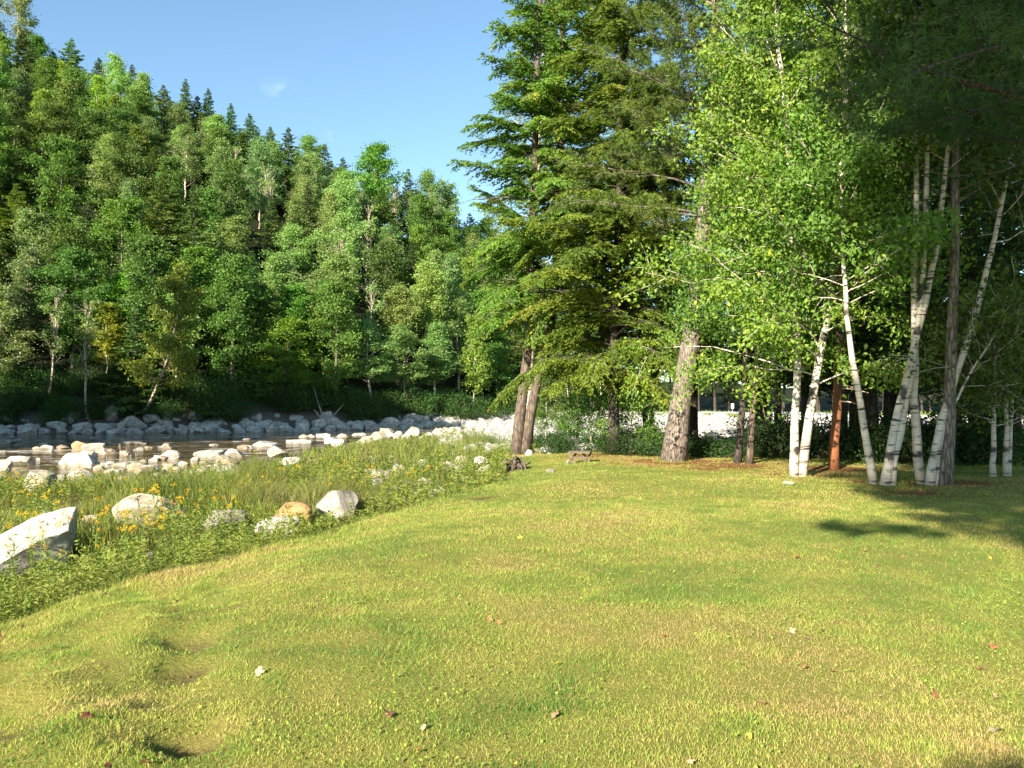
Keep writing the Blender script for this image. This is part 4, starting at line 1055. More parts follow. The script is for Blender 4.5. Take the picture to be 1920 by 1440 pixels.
for k in range(0, n, 3):
    b = Buf(); b.add(*box((gp[k, 0], gp[k, 1] + .14, gz[k] + .2), (.12, .16, 1.05))); link('post', b.mesh('post', M['steel']), gr)
sx, sy = wpt(1373, 770, 125)[:2]; sz = h1(sx, sy)
sg = link('road_marker', None, None, (sx, sy, sz)); tag(sg, 'white reflector marker on a post behind the guard rail', 'road sign')
b = Buf(); b.add(*box((0, 0, .75), (.08, .05, 1.9))); link('post', b.mesh('post', M['steel']), sg)
b = Buf(); b.add(*box((0, -.06, 1.55), (.42, .05, .75))); link('panel', b.mesh('panel', M['white_paint']), sg)

# ------------------------------------------------------------------ trees by the lawn
rng = np.random.default_rng(508); random.seed(508)
def px_path(base, pts, n=16, dy=None, wob=.012):
    """trunk control points given as photo pixels on the plane of the base; returns a local path"""
    Y = base[1]; P = []
    for k, (px, py) in enumerate(pts):
        yy = Y + (dy[k] if dy else 0); P.append(pt(px, py, yy))
    P[0] = (P[0][0], P[0][1], base[2] - .12)
    return path_to(base, P, n, wob)

# twin-trunked hemlock
rng = np.random.default_rng(801)
b0 = at(977, 852)
w, c = grow_hemlock([(px_path(b0, [(969, 852), (976, 770), (986, 690), (993, 560), (1003, 300), (1010, 60), (1016, -330)], 20), .205, .05),
                     (px_path(b0, [(983, 854), (1000, 750), (1018, 670), (1034, 600), (1046, 400), (1054, 150), (1062, -480)], 20), .195, .05)],
                    .21, 8.5, 3.0, .16, lambda t: (1 - t) ** .75 * (.8 + .2 * min(1, t * 6)) + .10, droop=.75, lat=9.5)
plant_tree('hemlock_tree', w, c, b0, 'tall twin-trunked hemlock at the corner of the lawn beside the exposed roots', tint=(1.45, 1.5, 1.2))
# single hemlock behind the bench
rng = np.random.default_rng(802)
b0 = at(1152, 851)
w, c = grow_hemlock([(px_path(b0, [(1153, 851), (1150, 760), (1152, 640), (1160, 400), (1165, 200), (1172, -240)], 18), .19, .04)], .13, 12.5, 4.1, .16, lambda t: (1 - t) ** .7 * (.8 + .2 * min(1, t * 5)) + .1, droop=1.0, lat=9.5, trunk_mat='bark_dark')
plant_tree('hemlock_tree', w, c, b0, 'drooping hemlock with a dark straight trunk behind the bench', tint=(1.8, 1.8, 1.25))
# poplar rising behind the twin-trunked hemlock
rng = np.random.default_rng(803)
b0 = (0.7, 35.5, h1(.7, 35.5))
w, c = grow_broadleaf([(px_path(b0, [(990, 830), (1000, 500), (1015, 200), (1030, -60), (1040, -220)], 16), .2, .03)], .22, 40, lambda t: 2.9 * (1 - .62 * t), .11, 26, 6, 3, .36, .55, 'bark_poplar', 'poplar_leaf', tone=.08)
plant_tree('poplar_tree', w, c, b0, 'slender pale-leaved poplar rising behind the twin-trunked hemlock', tint=(1.05, 1.0, .85))
# light green sapling
rng = np.random.default_rng(804)
b0 = at(1068, 838)
w, c = grow_broadleaf([(px_path(b0, [(1068, 838), (1066, 780), (1062, 700), (1058, 630)], 10), .045, .012)], .08, 30, lambda t: 1.6 * (1 - .5 * t), .09, 26, 5, 3, .26, .35, 'bark_birch', 'birch_leaf')
plant_tree('sapling_birch', w, c, b0, 'bright green sapling with a thin white trunk behind the bench', tint=(.95, 1.1, .9))
rng = np.random.default_rng(805)
b0 = at(1128, 838)
w, c = grow_broadleaf([(px_path(b0, [(1136, 838), (1130, 780), (1124, 690), (1122, 560)], 10), .07, .02)], .3, 22, lambda t: 1.5 * (1 - .4 * t), .10, 24, 5, 3, .28, .4, 'bark_poplar', 'maple_leaf')
plant_tree('young_maple', w, c, b0, 'young maple with a thin grey leaning trunk beside the dark-trunked hemlock', tint=(.9, 1, .9))
for px, py, top, lab in [(1022, 846, 690, 'leafy green sapling close beside the twin-trunked hemlock'), (1106, 846, 700, 'leafy green sapling above the far end of the bench'), (1182, 850, 720, 'small leafy sapling in the shade of the drooping hemlock')]:
    b0 = at(px, py)
    w, c = grow_broadleaf([(px_path(b0, [(px, py), (px + 3, (py + top) / 2), (px, top)], 8), .03, .01)], .1, 20, lambda t: 1.3 * (1 - .4 * t), .085, 26, 5, 3, .26, .3, 'bark_poplar', 'maple_leaf')
    plant_tree('sapling_maple', w, c, b0, lab, tint=(1.3, 1.35, .9))
# double trunk behind the bench
rng = np.random.default_rng(806)
b0 = at(1214, 846)
w, c = grow_broadleaf([(px_path(b0, [(1213, 846), (1210, 790), (1204, 700), (1200, 500), (1190, 250)], 14), .11, .03), (px_path(b0, [(1217, 846), (1222, 790), (1230, 720), (1240, 560), (1250, 300)], 14), .10, .03)], .36, 36, lambda t: 2.3 * (1 - .4 * t), .10, 38, 6, 3, .36, .45, 'bark_dark', 'maple_leaf')
plant_tree('maple_tree', w, c, b0, 'dark double-trunked maple standing between the bench and the big pine', tint=(1.3, 1.3, .95))
# big white pine
rng = np.random.default_rng(807)
b0 = at(1262, 864)
pine_path = px_path(b0, [(1262, 864), (1272, 790), (1287, 690), (1306, 570), (1322, 420), (1338, 220), (1348, 0), (1356, -260)], 22, wob=.006)
w, c = grow_pine([(pine_path, .335, .09)], .37, 16, 4.4, lambda t: (.9 - .35 * t), need=11, needL=.18, needW=.009, trunk_mat='bark_grey', sub=14, tuft=8, sides=18)
pine = plant_tree('white_pine', w, c, b0, 'big leaning white pine with a thick pale trunk, the thickest trunk on the lawn', tint=(2.0, 1.75, 1.05))
sb = Buf(); s0 = pine_path[12]
zz = pt(1326, 556, b0[1]); s0 = np.array(zz) - np.array(b0)
sb.add(*tube(spline([s0, s0 + [.35, -.1, .22], s0 + [.85, -.15, .30]], 6), np.linspace(.10, .03, 6), 7, rough=.2)); link('broken_limb', sb.mesh('broken_limb', M['bark_orange'], True), pine)
# dark trunk close behind the pine
rng = np.random.default_rng(808)
b0 = at(1299, 838)
w, c = grow_hemlock([(px_path(b0, [(1299, 838), (1302, 740), (1306, 560), (1310, 300), (1312, 60)], 16), .17, .03)], .22, 6, 2.7, .19, lambda t: (1 - t) ** .6 + .1, droop=.5, lat=6, trunk_mat='bark_dark', leaf_m='spruce_needle')
plant_tree('hemlock_tree', w, c, b0, 'dark hemlock half hidden behind the big leaning pine', tint=(1, 1, .9))
# two thin maples between pine and birches
rng = np.random.default_rng(809)
b0 = at(1384, 868)
w, c = grow_broadleaf([(px_path(b0, [(1381, 868), (1388, 800), (1396, 720), (1402, 600), (1406, 400), (1408, 200)], 14), .10, .03)], .34, 34, lambda t: 2.1 * (1 - .35 * t), .10, 40, 6, 3, .36, .35, 'bark_dark', 'maple_leaf', droop=.1)
plant_tree('maple_tree', w, c, b0, 'dark-barked leaning maple between the big pine and the twin birches', tint=(1.1, 1.15, 1))
rng = np.random.default_rng(810)
b0 = at(1405, 870)
w, c = grow_broadleaf([(px_path(b0, [(1404, 870), (1409, 800), (1416, 730), (1422, 560), (1428, 380), (1440, 150)], 14), .095, .03)], .26, 36, lambda t: 2.3 * (1 - .35 * t), .10, 42, 6, 3, .36, .3, 'bark_brown', 'maple_leaf', droop=.12)
plant_tree('maple_tree', w, c, b0, 'slim brown-barked maple, the nearer of the pair beside the big pine', tint=(1.2, 1.2, 1))
# twin birches
rng = np.random.default_rng(811)
b0 = at(1494, 893)
w, c = grow_broadleaf([(px_path(b0, [(1487, 893), (1490, 800), (1496, 700), (1490, 560), (1486, 420), (1478, 250), (1462, 60), (1450, -110)], 18), .097, .03),
                       (px_path(b0, [(1500, 895), (1514, 800), (1531, 700), (1553, 590), (1569, 500), (1582, 390), (1590, 250), (1592, 90), (1592, -120)], 18), .106, .03)],
                      .17, 84, lambda t: 3.6 * (1 - .42 * t), .10, 42, 6, 3, .33, .42, 'bark_birch', 'birch_leaf', sides=12, droop=.26, short_right=.5)
plant_tree('birch_tree', w, c, b0, 'twin white birches joined at the foot with a wide yellow-green crown', tint=(1.22, 1.22, .9))
# orange-barked pine behind
rng = np.random.default_rng(812)
b0 = at(1563, 880)
w, c = grow_pine([(px_path(b0, [(1562, 880), (1566, 800), (1571, 700), (1576, 580), (1582, 420), (1588, 180), (1594, -150)], 18), .115, .05)], .45, 10, 2.6, lambda t: (.9 - .4 * t), need=8, needL=.16, needW=.008, trunk_mat='bark_orange', sub=6, tuft=5)
orp = plant_tree('red_pine', w, c, b0, 'slim pine with orange lower bark behind the twin white birches', tint=(.9, .9, .85))
for k, (py, L) in enumerate([(722, .5), (728, .75), (752, .55)]):
    q = np.array(pt(1570, py, b0[1])) - np.array(b0); sb = Buf(); sb.add(*tube(spline([q, q + [L * .5, -.05, -.02], q + [L, -.1, -.12]], 6), np.linspace(.022, .008, 6), 5)); link('dead_branch', sb.mesh('dead_branch', M['wood_drift']), orp)
# birch group
rng = np.random.default_rng(813)
b0 = at(1637, 907)
w, c = grow_broadleaf([(px_path(b0, [(1637, 907), (1626, 840), (1613, 760), (1601, 685), (1590, 590), (1583, 450), (1580, 300)], 16), .086, .025)], .56, 30, lambda t: 1.9 * (1 - .3 * t), .10, 30, 6, 3, .34, .3, 'bark_birch', 'birch_leaf', sides=12, droop=.15)
plant_tree('birch_tree', w, c, b0, 'white birch leaning back towards the twin birches, tilted unlike its neighbours', tint=(.9, 1.05, .9))
rng = np.random.default_rng(814)
b0 = at(1662, 909)
w, c = grow_broadleaf([(px_path(b0, [(1655, 909), (1668, 850), (1686, 760), (1706, 680), (1728, 600), (1750, 510), (1768, 400), (1790, 240), (1820, 60)], 18), .095, .03),
                       (px_path(b0, [(1668, 909), (1676, 860), (1692, 790), (1706, 715), (1720, 630), (1732, 520), (1742, 380), (1746, 200), (1738, -40)], 18), .08, .03)],
                      .70, 40, lambda t: 2.3 * (1 - .3 * t), .105, 20, 6, 3, .36, .4, 'bark_birch', 'birch_leaf', sides=12, droop=.12, bare=.1)
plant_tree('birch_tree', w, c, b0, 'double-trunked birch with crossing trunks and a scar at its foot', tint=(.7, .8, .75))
rng = np.random.default_rng(815)
b0 = at(1722, 907)
w, c = grow_broadleaf([(px_path(b0, [(1727, 907), (1719, 850), (1713, 770), (1714, 690), (1717, 600), (1719, 480), (1722, 330), (1725, 150), (1728, -60)], 18), .095, .025)], .66, 28, lambda t: 2.1 * (1 - .3 * t), .115, 17, 6, 3, .36, .4, 'bark_birch', 'birch_leaf', sides=12, droop=.1)
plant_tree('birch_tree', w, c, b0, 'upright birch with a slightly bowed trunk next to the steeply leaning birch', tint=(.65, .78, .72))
rng = np.random.default_rng(816)
b0 = at(1742, 909)
w, c = grow_broadleaf([(px_path(b0, [(1739, 909), (1752, 850), (1770, 775), (1790, 715), (1812, 650), (1832, 590), (1856, 500), (1890, 350), (1930, 180)], 18), .092, .025), (px_path(b0, [(1750, 860), (1778, 775), (1803, 728), (1828, 688), (1870, 620)], 12), .05, .012)], .62, 28, lambda t: 1.9 * (1 - .3 * t), .105, 16, 6, 3, .36, .4, 'bark_birch', 'birch_leaf', sides=12, droop=.1)
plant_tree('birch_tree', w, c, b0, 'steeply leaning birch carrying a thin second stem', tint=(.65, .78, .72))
rng = np.random.default_rng(817)
b0 = at(1768, 908)
w, c = grow_broadleaf([(px_path(b0, [(1766, 908), (1774, 850), (1780, 780), (1786, 650), (1794, 480), (1800, 250), (1806, 0)], 16), .14, .04)], .58, 34, lambda t: 2.6 * (1 - .35 * t), .11, 20, 6, 3, .38, .4, 'bark_grey', 'maple_leaf')
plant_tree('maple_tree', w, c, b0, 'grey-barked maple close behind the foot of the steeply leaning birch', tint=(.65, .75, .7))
# small birches in the shade further back
for (px, py, top, lab) in [(1860, 893, 620, 'thin pale birch standing in the deep shade behind the lawn'), (1884, 892, 600, 'pale birch with two thin stems in the deep shade at the lawn corner')]:
    b0 = at(px, py)
    tr = [(px_path(b0, [(px, py), (px + 3, (py + top) / 2), (px + 8, top)], 10), .07, .02)]
    if px > 1870: tr.append((px_path(b0, [(px + 5, py), (px + 16, (py + top) / 2), (px + 28, top + 20)], 10), .05, .015))
    w, c = grow_broadleaf(tr, .35, 18, lambda t: 1.6 * (1 - .3 * t), .12, 16, 5, 3, .34, .4, 'bark_birch', 'birch_leaf')
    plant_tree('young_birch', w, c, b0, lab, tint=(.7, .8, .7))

# near pine standing just outside the frame, its boughs hang into the picture
rng = np.random.default_rng(818)
b0 = (8.4, 9.6, h1(8.4, 9.6))
w, c = grow_pine([(path_to(b0, [(8.4, 9.6, -.2), (8.3, 9.6, 7), (8.45, 9.5, 14), (8.4, 9.5, 20)], 20), .32, .07)], .25, 16, 4.4, lambda t: (1 - .45 * t), need=16, needL=.18, needW=.0055, sub=15, tuft=9, el0=.12, trunk_mat='bark_dark')
plant_tree('white_pine', w, c, b0, 'white pine whose dark boughs hang into the sky over the leaning birches', tint=(.8, .9, .85))

rng = np.random.default_rng(880); random.seed(880)
# dark wood behind the lawn: shared hemlocks, maples and pines
def std(hh, wob=.12, n=14):
    z = np.linspace(-.2, hh, n); p = np.zeros((n, 3)); p[:, 2] = z; p[:, :2] = np.cumsum(rng.normal(size=(n, 2)) * wob * .5, 0) * .5; p[0, :2] = 0
    return p
HK = [grow_hemlock([(std(16), .22, .03)], .14, 5.5, 3.2, .24, lambda t: (1 - t) ** .65 + .07, droop=.45, lat=5, trunk_mat='bark_dark', leaf_m='spruce_needle') for k in range(2)]
HB = [grow_broadleaf([(std(15, .25), .17, .03)], .2, 40, lambda t: 3.0 * (1 - .45 * t), .15, 26, 6, 3, .42, .35, 'bark_dark', 'maple_leaf') for k in range(2)]
HP = [grow_pine([(std(18), .24, .05)], .25, 14, 3.4, lambda t: (1 - .5 * t), need=8, needL=.19, needW=.010, sub=6, tuft=5, trunk_mat='bark_dark')]
wood_spots = [(9.3, 30, 'h', 1.0), (12.2, 27.5, 'h', 1.05), (14.6, 25.5, 'b', 1.0), (13.5, 31.5, 'p', 1.05), (17.2, 29.5, 'h', 1.1), (16.2, 34, 'h', 1.1), (19.6, 33.5, 'b', 1.1), (20.5, 28.5, 'h', 1.0), (22.8, 36.5, 'h', 1.15), (18.6, 39.5, 'p', 1.15), (25.3, 33, 'p', 1.05), (24.8, 40.5, 'h', 1.2),
              (11.8, 35.8, 'b', .95), (29, 39, 'h', 1.2), (27.5, 45.5, 'h', 1.25), (16.8, 24.0, 'p', .95), (15.2, 41.5, 'h', 1.1), (21.5, 44.5, 'b', 1.2), (32.5, 45, 'h', 1.2), (13.0, 23.5, 'h', .8), (22, 49, 'h', 1.2), (10.8, 26.2, 'b', .85), (19, 25.5, 'h', .85)]
ordn = "first second third fourth fifth sixth seventh eighth ninth tenth eleventh twelfth thirteenth fourteenth fifteenth sixteenth seventeenth eighteenth nineteenth twentieth".split()
tens = "twenty thirty forty fifty sixty seventy eighty ninety".split()
def ordinal(n):
    if n <= 20: return ordn[n - 1]
    t, u = divmod(n, 10)
    return (tens[t - 2] + '-' + ordn[u - 1]) if u else tens[t - 2][:-1] + 'ieth'
kinds = {'h': ('hemlock_tree', HK, 'dark hemlock'), 'b': ('maple_tree', HB, 'dark-barked maple'), 'p': ('white_pine', HP, 'dark tall pine')}
cnt = {}
wood_spots.sort(key=lambda s_: s_[0] / s_[1])
for (x, y, k, sc) in wood_spots:
    nm, var, desc = kinds[k]; cnt[k] = cnt.get(k, 0) + 1; wv, cv = var[cnt[k] % len(var)]
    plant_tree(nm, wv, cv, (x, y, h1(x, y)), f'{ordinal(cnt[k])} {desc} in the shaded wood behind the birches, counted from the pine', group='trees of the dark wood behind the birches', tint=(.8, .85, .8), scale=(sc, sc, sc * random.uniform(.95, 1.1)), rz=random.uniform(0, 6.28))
# trees beyond the road
n_far = 0
for k in range(34):
    x = -3 + 76 * (k + random.random() * .7) / 34; y = 133 + random.uniform(0, 9)
    if .242 < x / y < .30 and k % 2: pass
    kk = random.choice('bbbh'); nm, var, desc = kinds[kk]; wv, cv = var[k % 2]; n_far += 1
    plant_tree(nm, wv, cv, (x, y, h1(x, y) - .3), f'{ordinal(n_far)} tree of the line beyond the guard rail, counting from the white pine trunk', group='trees beyond the guard rail', tint=(.9, 1, .9), scale=random.uniform(1.15, 1.6), rz=random.uniform(0, 6.28))

rng = np.random.default_rng(890); random.seed(890)
TALL = grow_pine([(std(18), .24, .05)], .47, 14, 3.5, lambda t: (1 - .4 * t), need=9, needL=.22, needW=.018, sub=12, tuft=8, trunk_mat='bark_dark')
LOW = grow_pine([(std(12.5), .2, .05)], .66, 7, 3.2, lambda t: (1 - .35 * t), need=9, needL=.22, needW=.018, sub=12, tuft=8, trunk_mat='bark_dark')
plant_tree('white_pine', LOW[0], LOW[1], (-2.5, -6.9, h1(-2.5, -6.9)), 'high-crowned pine behind the viewer shading the lawn before the birches')
# trees outside the picture that throw the shade: behind the camera and on the upstream knoll
for (x, y, k, sc, lab) in [(-12.7, -25.8, 'p', 1.9, 'very tall pine far behind the viewer shading the wood behind the birches'), (-5.2, -11.2, 'p', 1.35, 'tall pine behind the viewer whose shadow falls over the birches')]:
    nm = 'white_pine'; wv, cv = TALL
    t_ = plant_tree(nm, wv, cv, (x, y, h1(x, y)), lab, scale=(sc, sc, sc * (1.35 if sc > 1.6 else 1.0)), rz=x)
    if abs(sc - 1.35) < .01:
        bb = Buf(); e = np.array([.50, 3.06, 5.96]) / 1.35; n = 500  # unseen needle clump added in mid-air, casts the corner shadow on the lawn
        V, Qd = leaves(e + rng.normal(size=(n, 3)) * np.array([.08, .08, .05]), rand_dirs(n), .14, .05); bb.add(V, Qd, np.repeat(rng.random(n), 4))
        lb_ = link('shadow_clump', bb.mesh('shadow_clump', M['pine_needle']), t_); lb_.rotation_euler = (0, 0, -x)

rng = np.random.default_rng(895); random.seed(895)
# shrubs
def shrub(seed, n=6000, r=1.0, h=.75, leaf=.06, m='shrub_leaf'):
    wb, lb = Buf(), Buf(); C = []
    for k in range(16):
        a = rng.random() * 6.28; el = .3 + 1.1 * rng.random(); d = np.array([math.cos(a) * math.cos(el), math.sin(a) * math.cos(el), math.sin(el)])
        L = (.7 + .3 * rng.random()); p = limb(np.array([0, 0, -.05]), d * [r, r, h], L * math.hypot(r * math.cos(el), h * math.sin(el)), 5, .1, .15); wb.add(*tube(p, np.linspace(.02, .006, 5), 4, False))
        for q in range(6): C.append(p[1 + q % 4] + rng.normal(size=3) * .12 * r)
        C.append(p[-1])
    C = np.array(C); idx = rng.integers(0, len(C), n); P = C[idx] + rng.normal(size=(n, 3)) * np.array([.16, .16, .11]) * r; P[:, 2] = np.maximum(P[:, 2], .0)
    V, Qd = leaves(P, rng.normal(size=(n, 3)) + [0, 0, .2], leaf * (.6 + .8 * rng.random(n)), leaf * .5); lb.add(V, Qd, np.repeat(rng.random(n) * .7 + .3 * rng.random(len(C))[idx], 4))
    return [wb.mesh('stem', M['twig'])], lb.mesh('foliage', M[m])
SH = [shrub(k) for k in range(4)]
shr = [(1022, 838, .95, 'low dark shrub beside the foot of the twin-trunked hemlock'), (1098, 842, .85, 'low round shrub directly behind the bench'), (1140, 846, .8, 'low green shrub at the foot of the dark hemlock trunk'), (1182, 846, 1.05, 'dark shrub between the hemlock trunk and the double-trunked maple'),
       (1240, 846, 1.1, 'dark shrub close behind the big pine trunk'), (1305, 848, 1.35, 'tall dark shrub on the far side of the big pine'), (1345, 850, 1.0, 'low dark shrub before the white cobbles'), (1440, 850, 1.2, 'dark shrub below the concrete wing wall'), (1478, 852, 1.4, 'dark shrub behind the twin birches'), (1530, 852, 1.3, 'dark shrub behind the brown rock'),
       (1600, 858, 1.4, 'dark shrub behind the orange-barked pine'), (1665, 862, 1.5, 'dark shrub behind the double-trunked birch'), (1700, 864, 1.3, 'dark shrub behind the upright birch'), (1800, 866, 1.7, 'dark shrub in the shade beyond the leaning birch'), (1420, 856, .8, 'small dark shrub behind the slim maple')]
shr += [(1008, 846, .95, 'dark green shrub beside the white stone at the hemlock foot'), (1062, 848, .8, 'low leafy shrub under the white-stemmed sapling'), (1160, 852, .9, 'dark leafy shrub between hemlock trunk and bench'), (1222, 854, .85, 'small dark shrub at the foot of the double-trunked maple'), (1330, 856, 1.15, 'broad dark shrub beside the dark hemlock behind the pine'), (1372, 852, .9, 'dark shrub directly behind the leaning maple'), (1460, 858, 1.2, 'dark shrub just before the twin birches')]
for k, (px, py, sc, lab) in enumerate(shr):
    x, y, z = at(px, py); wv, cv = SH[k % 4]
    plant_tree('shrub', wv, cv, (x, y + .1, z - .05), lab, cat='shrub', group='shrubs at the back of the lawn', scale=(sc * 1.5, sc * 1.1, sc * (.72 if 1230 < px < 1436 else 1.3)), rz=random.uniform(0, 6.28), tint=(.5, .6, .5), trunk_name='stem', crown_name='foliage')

# ------------------------------------------------------------------ the wooded hillside across the river
rng = np.random.default_rng(509); random.seed(509)
def far_conifer(hh, maxL, dens, blade, lat, m='spruce_needle', c0=.1, droop=.35):
    return grow_hemlock([(std(hh, .05), hh * .013, .02)], c0, dens, maxL, blade, lambda t: (1 - t) ** .8 + .015, droop=droop, lat=lat, trunk_mat='bark_dark', leaf_m=m, sides=6, dead=.03)
FK = {
 'poplar': [grow_broadleaf([(std(15, .3), .15, .03)], c0, 34, (lambda t, a=a: a * (.75 + .5 * math.sin(math.pi * min(1, t * 1.05)) - .35 * t)), .24, 33, 5, 3, .55, .7, 'bark_poplar', 'poplar_leaf', sides=6, bare=.12, wood_min=.028) for a, c0 in ((2.5, .28), (3.0, .22), (2.2, .38), (2.8, .16), (2.0, .30), (3.3, .3))],
 'maple': [grow_broadleaf([(std(14, .2), .17, .03)], c0, 34, (lambda t, a=a: a * (.65 + .6 * math.sin(math.pi * t) - .25 * t)), .25, 34, 5, 3, .55, .35, 'bark_grey', 'maple_leaf', sides=6) for a, c0 in ((2.6, .16), (3.0, .12), (2.3, .1))],
 'birch': [grow_broadleaf([(std(13, .3), .12, .02)], .25, 30, lambda t: 2.0 * (1 - .5 * t), .26, 17, 5, 3, .45, .5, 'bark_birch', 'birch_leaf', sides=6, droop=.2)],
 'spruce': [far_conifer(15, 3.9, 10, .5, 3.6), far_conifer(16, 3.4, 10, .45, 3.6), far_conifer(14, 4.4, 9.5, .5, 3.6, 'hemlock_needle', .08, .45)],
 'bare': [grow_broadleaf([(std(13, .35), .14, .03)], .35, 26, lambda t: 2.2 * (1 - .35 * t), .26, 8, 6, 3, .4, .85, 'bark_poplar', 'poplar_leaf', sides=6, bare=.8, wood_min=.022) for k in range(2)],
}
HGT = {'poplar': 16.0, 'maple': 14.8, 'birch': 13.6, 'spruce': 15.2, 'bare': 14.2}
NAMES = {'poplar': ('poplar_tree', 'pale grey-green poplar'), 'maple': ('maple_tree', 'leafy green maple'), 'birch': ('birch_tree', 'yellow-green birch'), 'spruce': ('spruce_tree', 'dark pointed spruce'), 'bare': ('bare_tree', 'half-bare pale-limbed tree')}
hill = []
def frac(x, y):
    u = x / y; return (float(far_d(x, y)) - np.interp(u, UR, DS)) / np.interp(u, UR, DR)
def add_hill(px, top, f, kind, label=None, tint=(1, 1, 1), wide=1.0, lean=None):
    """tree whose trunk stands at photo column px, at fraction f of the slope and whose tip reaches photo row top"""
    u = (px - 960) / F; ys = np.linspace(70, 210, 900); xs = u * ys
    fr = (far_d(xs, ys) - np.interp(u, UR, DS)) / np.interp(u, UR, DR)
    y = float(ys[np.argmax(fr >= f)]); x = u * y; z = h1(x, y)
    hgt = EYE + (HZ - top) / F * y - z
    hgt = float(np.clip(hgt, 5, 27))
    hill.append(dict(x=x, y=y, z=z, h=hgt, kind=kind, label=label, tint=tint, wide=wide, f=f, px=px, lean=lean))
# the skyline
for a in [(18, -40, 1.0, 'poplar', 'tall poplar topping the skyline at the edge of the view', (1, 1, .9)), (62, 58, .97, 'maple', 'dark round tree under the lone spruce on the skyline', (.75, .85, .8)), (125, 52, 1.02, 'spruce', 'lone pointed spruce standing clear above the skyline', (1, 1, 1.1)),
          (178, 98, 1.0, 'spruce', 'short spruce tip between the lone spruce and the tall poplars', (1, 1, 1)), (212, 98, .82, 'poplar', 'tall round-topped poplar with a bare pinkish trunk just under the skyline', (1.1, 1.15, .95)), (262, 128, .80, 'poplar', 'tall poplar beside the round-topped poplar under the skyline', (1.05, 1.1, .95)),
          (300, 142, .98, 'spruce', None, (1, 1, .9)), (342, 146, .98, 'spruce', None, (1.1, 1.1, .9)), (385, 164, 1.0, 'spruce', None, (.8, .85, .9)), (428, 192, 1.0, 'spruce', None, (1.1, 1.15, .9)), (464, 204, 1.0, 'spruce', None, (1.2, 1.2, .9)), (503, 222, 1.0, 'spruce', None, (1, 1, .9)), (538, 230, 1.0, 'spruce', None, (1.1, 1.1, .9)), (575, 250, 1.0, 'poplar', None, (.9, 1, .9)), (606, 270, 1.0, 'spruce', None, (1, 1, .9)),
          (640, 288, .95, 'spruce', None, (.8, .8, .85)), (702, 262, .8, 'maple', 'bright green round-crowned maple rising above the skyline', (1.12, 1.2, .95)), (764, 318, .97, 'spruce', 'blackish spruce in the gap beyond the bright round maple', (.6, .65, .8)), (742, 345, 1.0, 'spruce', None, (.6, .65, .8)), (800, 318, .85, 'poplar', 'airy poplar on the skyline beyond the blackish spruces', (.85, .95, .95)), (838, 338, .85, 'poplar', None, (.85, .95, .95)), (880, 385, .95, 'spruce', None, (.8, .9, .9)), (912, 402, .9, 'maple', None, (.8, .9, .9)), (945, 420, .9, 'spruce', None, (.8, .85, .9)), (856, 395, .95, 'spruce', None, (.7, .8, .85)), (985, 440, .9, 'maple', None, (.8, .9, .9)), (90, 85, 1.0, 'spruce', None, (.85, .9, .9)), (240, 118, 1.02, 'spruce', None, (.9, .9, .9)), (410, 200, 1.02, 'spruce', None, (.8, .85, .9)), (365, 170, 1.02, 'spruce', None, (.8, .85, .9)),
          # the slope
          (112, 338, .42, 'birch', 'yellowing birch on the slope above the tall shaded trees', (1.35, 1.2, .7)), (318, 345, .45, 'poplar', None, (1.1, 1.2, 1.0)), (432, 262, .6, 'bare', 'half-bare tree with upright pale limbs below the spruces', (1, 1, .9)), (490, 298, .55, 'bare', 'half-bare tree with pink-grey forked limbs in the middle of the slope', (1, 1, .9)), (508, 320, .5, 'bare', None, (1, 1, .9)), (640, 330, .5, 'poplar', None, (1.05, 1.1, .95)), (688, 372, .4, 'bare', 'pale-limbed tree below the bright round maple', (1.1, 1.15, .9)), (640, 470, .22, 'poplar', None, (1.1, 1.2, .9)),
          (700, 515, .1, 'bare', 'bare-branched pale tree leaning over the poplars near the bank', (1, 1, .9)), (795, 485, .14, 'poplar', 'light yellow-green poplar in the sun low on the slope', (1.35, 1.35, .85)), (745, 530, .1, 'poplar', None, (1.3, 1.3, .9)), (780, 415, .45, 'birch', None, (.9, 1, .8)), (248, 505, .10, 'maple', 'bright green maple with a few yellow leaves beside the leaning birch', (1.6, 1.65, 1.0)), (198, 562, .05, 'birch', 'small orange-yellow tree beside the bright green maple', (1.15, .85, .45)),
          (440, 400, .3, 'poplar', None, (1.15, 1.2, 1)), (392, 430, .26, 'poplar', None, (1.1, 1.2, 1)), (545, 420, .3, 'poplar', None, (1.1, 1.15, 1)), (520, 470, .2, 'poplar', None, (1.1, 1.15, 1)), (540, 590, .03, 'maple', 'bright green young maple overhanging the far bank', (1.5, 1.5, .9)), (600, 500, .16, 'poplar', None, (1.05, 1.1, .95)), (30, 250, .62, 'poplar', None, (1.05, 1.1, .9)), (112, 195, .72, 'poplar', None, (1.05, 1.1, .95)), (60, 420, .3, 'poplar', None, (.95, 1.05, .95)), (150, 400, .3, 'poplar', None, (1.05, 1.1, .95)),
          (880, 480, .35, 'birch', None, (1.0, 1.05, .8)), (860, 560, .1, 'poplar', None, (1, 1.05, .9)), (905, 540, .15, 'maple', None, (1, 1.05, .9)), (950, 560, .1, 'poplar', None, (1, 1.05, .9)), (820, 600, .03, 'poplar', None, (.95, 1.05, .9)), (930, 640, .0, 'maple', None, (.9, 1, .9)), (690, 600, .03, 'poplar', None, (.9, 1, .85)), (755, 610, .02, 'poplar', None, (1, 1.1, .9))]:
    add_hill(a[0], a[1], a[2], a[3], a[4], a[5], 1.55 if a[4] and 'round-crowned' in a[4] else 1.25 if a[3] in ('poplar', 'maple') else 1.0)
hill[-1]['lean'] = None
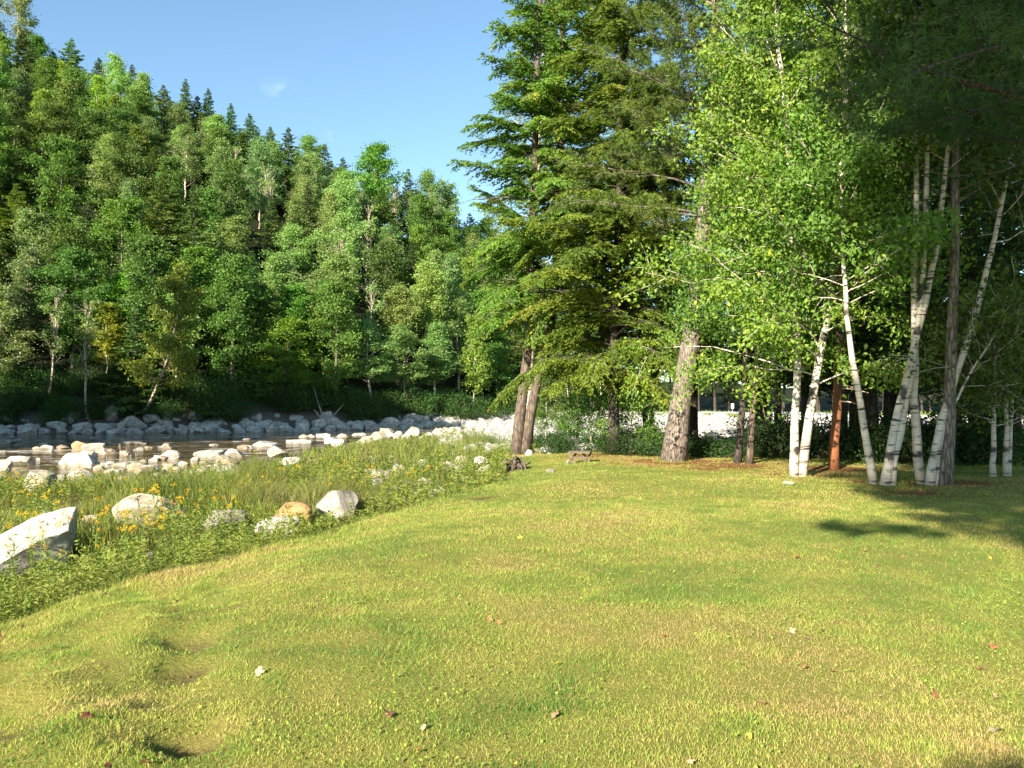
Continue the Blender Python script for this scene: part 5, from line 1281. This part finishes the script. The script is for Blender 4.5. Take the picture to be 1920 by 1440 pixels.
# the rest of the wood
tries = 0; n_rand = 0
pos = [(t['x'], t['y']) for t in hill]
while tries < 14000 and n_rand < 232:
    tries += 1
    y = random.uniform(72, 185); x = random.uniform(-.70, .04) * y; fdv = float(far_d(x, y))
    if fdv < 3.2: continue
    f = frac(x, y)
    if f > 1.04 or f < -.05: continue
    u = x / y
    mind = 3.8 if f < .12 else 4.9
    if any((x - a) ** 2 + (y - b) ** 2 < mind ** 2 for a, b in pos): continue
    pv = float(noise(np.array([x]), np.array([y]), 22, 91, 2)[0])
    if f > .85: kind = 'spruce' if pv > .35 else 'poplar'
    elif pv > .56: kind = random.choice(['maple', 'spruce', 'maple', 'birch'])
    else: kind = random.choice(['poplar', 'poplar', 'poplar', 'maple', 'spruce', 'bare' if random.random() < .4 else 'poplar'])
    hgt = random.uniform(11, 16.5) * (1.0 if f > .1 else .95)
    z = h1(x, y)
    # keep the skyline and its gap
    top = HZ - (z + hgt - EYE) / y * F; px = 960 + u * F
    lim = np.interp(px, [0, 60, 150, 215, 270, 400, 540, 640, 700, 760, 830, 900, 1000], [-20, 70, 115, 130, 150, 195, 250, 300, 300, 345, 350, 410, 440]) + 12
    if top < lim: hgt = EYE + (HZ - lim) / F * y - z
    if hgt < 6: continue
    pos.append((x, y)); n_rand += 1
    g_ = random.uniform(.8, 1.2)
    hill.append(dict(x=x, y=y, z=z, h=hgt, kind=kind, label=None, tint=(g_ * random.uniform(.9, 1.1), g_, random.uniform(.8, 1)), wide=random.uniform(.95, 1.2), f=f, px=px, lean=None))
def band(t): return 'on the far riverbank' if t['f'] < .12 else 'low on the hillside' if t['f'] < .38 else 'halfway up the hillside' if t['f'] < .66 else 'high on the hillside' if t['f'] < .93 else 'along the hilltop'
hc = {}
for t in sorted(hill, key=lambda q: -q['px']):
    nm, desc = NAMES[t['kind']]; key = (t['kind'], band(t)); hc[key] = hc.get(key, 0) + 1
    wv, cv = FK[t['kind']][random.randrange(len(FK[t['kind']]))]
    s_ = t['h'] / HGT[t['kind']]; sw = (s_ * .35 + .72) * t['wide']
    lab = t['label'] or f'{ordinal(hc[key])} {desc} {band(t)}, counting upstream from the twin-trunked hemlock'
    plant_tree(nm, wv, cv, (t['x'], t['y'], t['z'] - .3), lab, group='trees of the wooded hillside', gain=1.45, tint=t['tint'], scale=(sw, sw, s_), rz=random.uniform(0, 6.28))
# the birch leaning out over the river
yb = 77.0; b0 = at(272, 778)
w, c = grow_broadleaf([(px_path(b0, [(268, 780), (288, 740), (308, 690), (322, 640), (333, 580), (345, 530)], 14, dy=[0, -1.2, -2.6, -4.0, -5.2, -6.0]), .16, .03)], .25, 34, lambda t: 3.0 * (1 - .35 * t), .26, 17, 6, 3, .5, .3, 'bark_poplar', 'birch_leaf', droop=.3, sides=7)
plant_tree('birch_tree', w, c, b0, 'pale yellow-green birch leaning out from the far bank over the boulders', tint=(1.45, 1.35, .95))
# brush under the trees of the far bank
for k in range(78):
    x = -60 + 64 * (k + random.random()) / 78; y = float(np.interp(x, FARL[:, 0], FARL[:, 1])) + random.uniform(3.6, 7.5); sc = random.uniform(1.6, 3.4); wv, cv = SH[k % 4]
    plant_tree('shrub', wv, cv, (x, y, h1(x, y) - .1), f'{ordinal(78 - k)} dark bush under the trees of the far bank, counting upstream from the hemlock', cat='bush', group='bushes on the far bank', scale=(sc, sc, sc * 1.2), rz=random.uniform(0, 6.28), tint=(.9, 1, .8), trunk_name='stem', crown_name='foliage')
# unseen trees added on the upstream knoll to shade the far bank
for k in range(22):
    t_ = (k + .5) / 22; x = -80 + 43 * t_ + random.uniform(-2, 2); y = 20 + 21 * t_ + random.uniform(-2, 3)
    wv, cv = FK['spruce' if k % 2 else 'maple'][k % 3]
    plant_tree('spruce_tree' if k % 2 else 'maple_tree', wv, cv, (x, y, h1(x, y) - .3), 'tree of the unseen upstream knoll, added to shade the far bank', group='added shade trees of the upstream knoll', scale=(1.7, 1.7, 1.05 if .30 < t_ < .60 else 1.62), rz=random.uniform(0, 6.28))
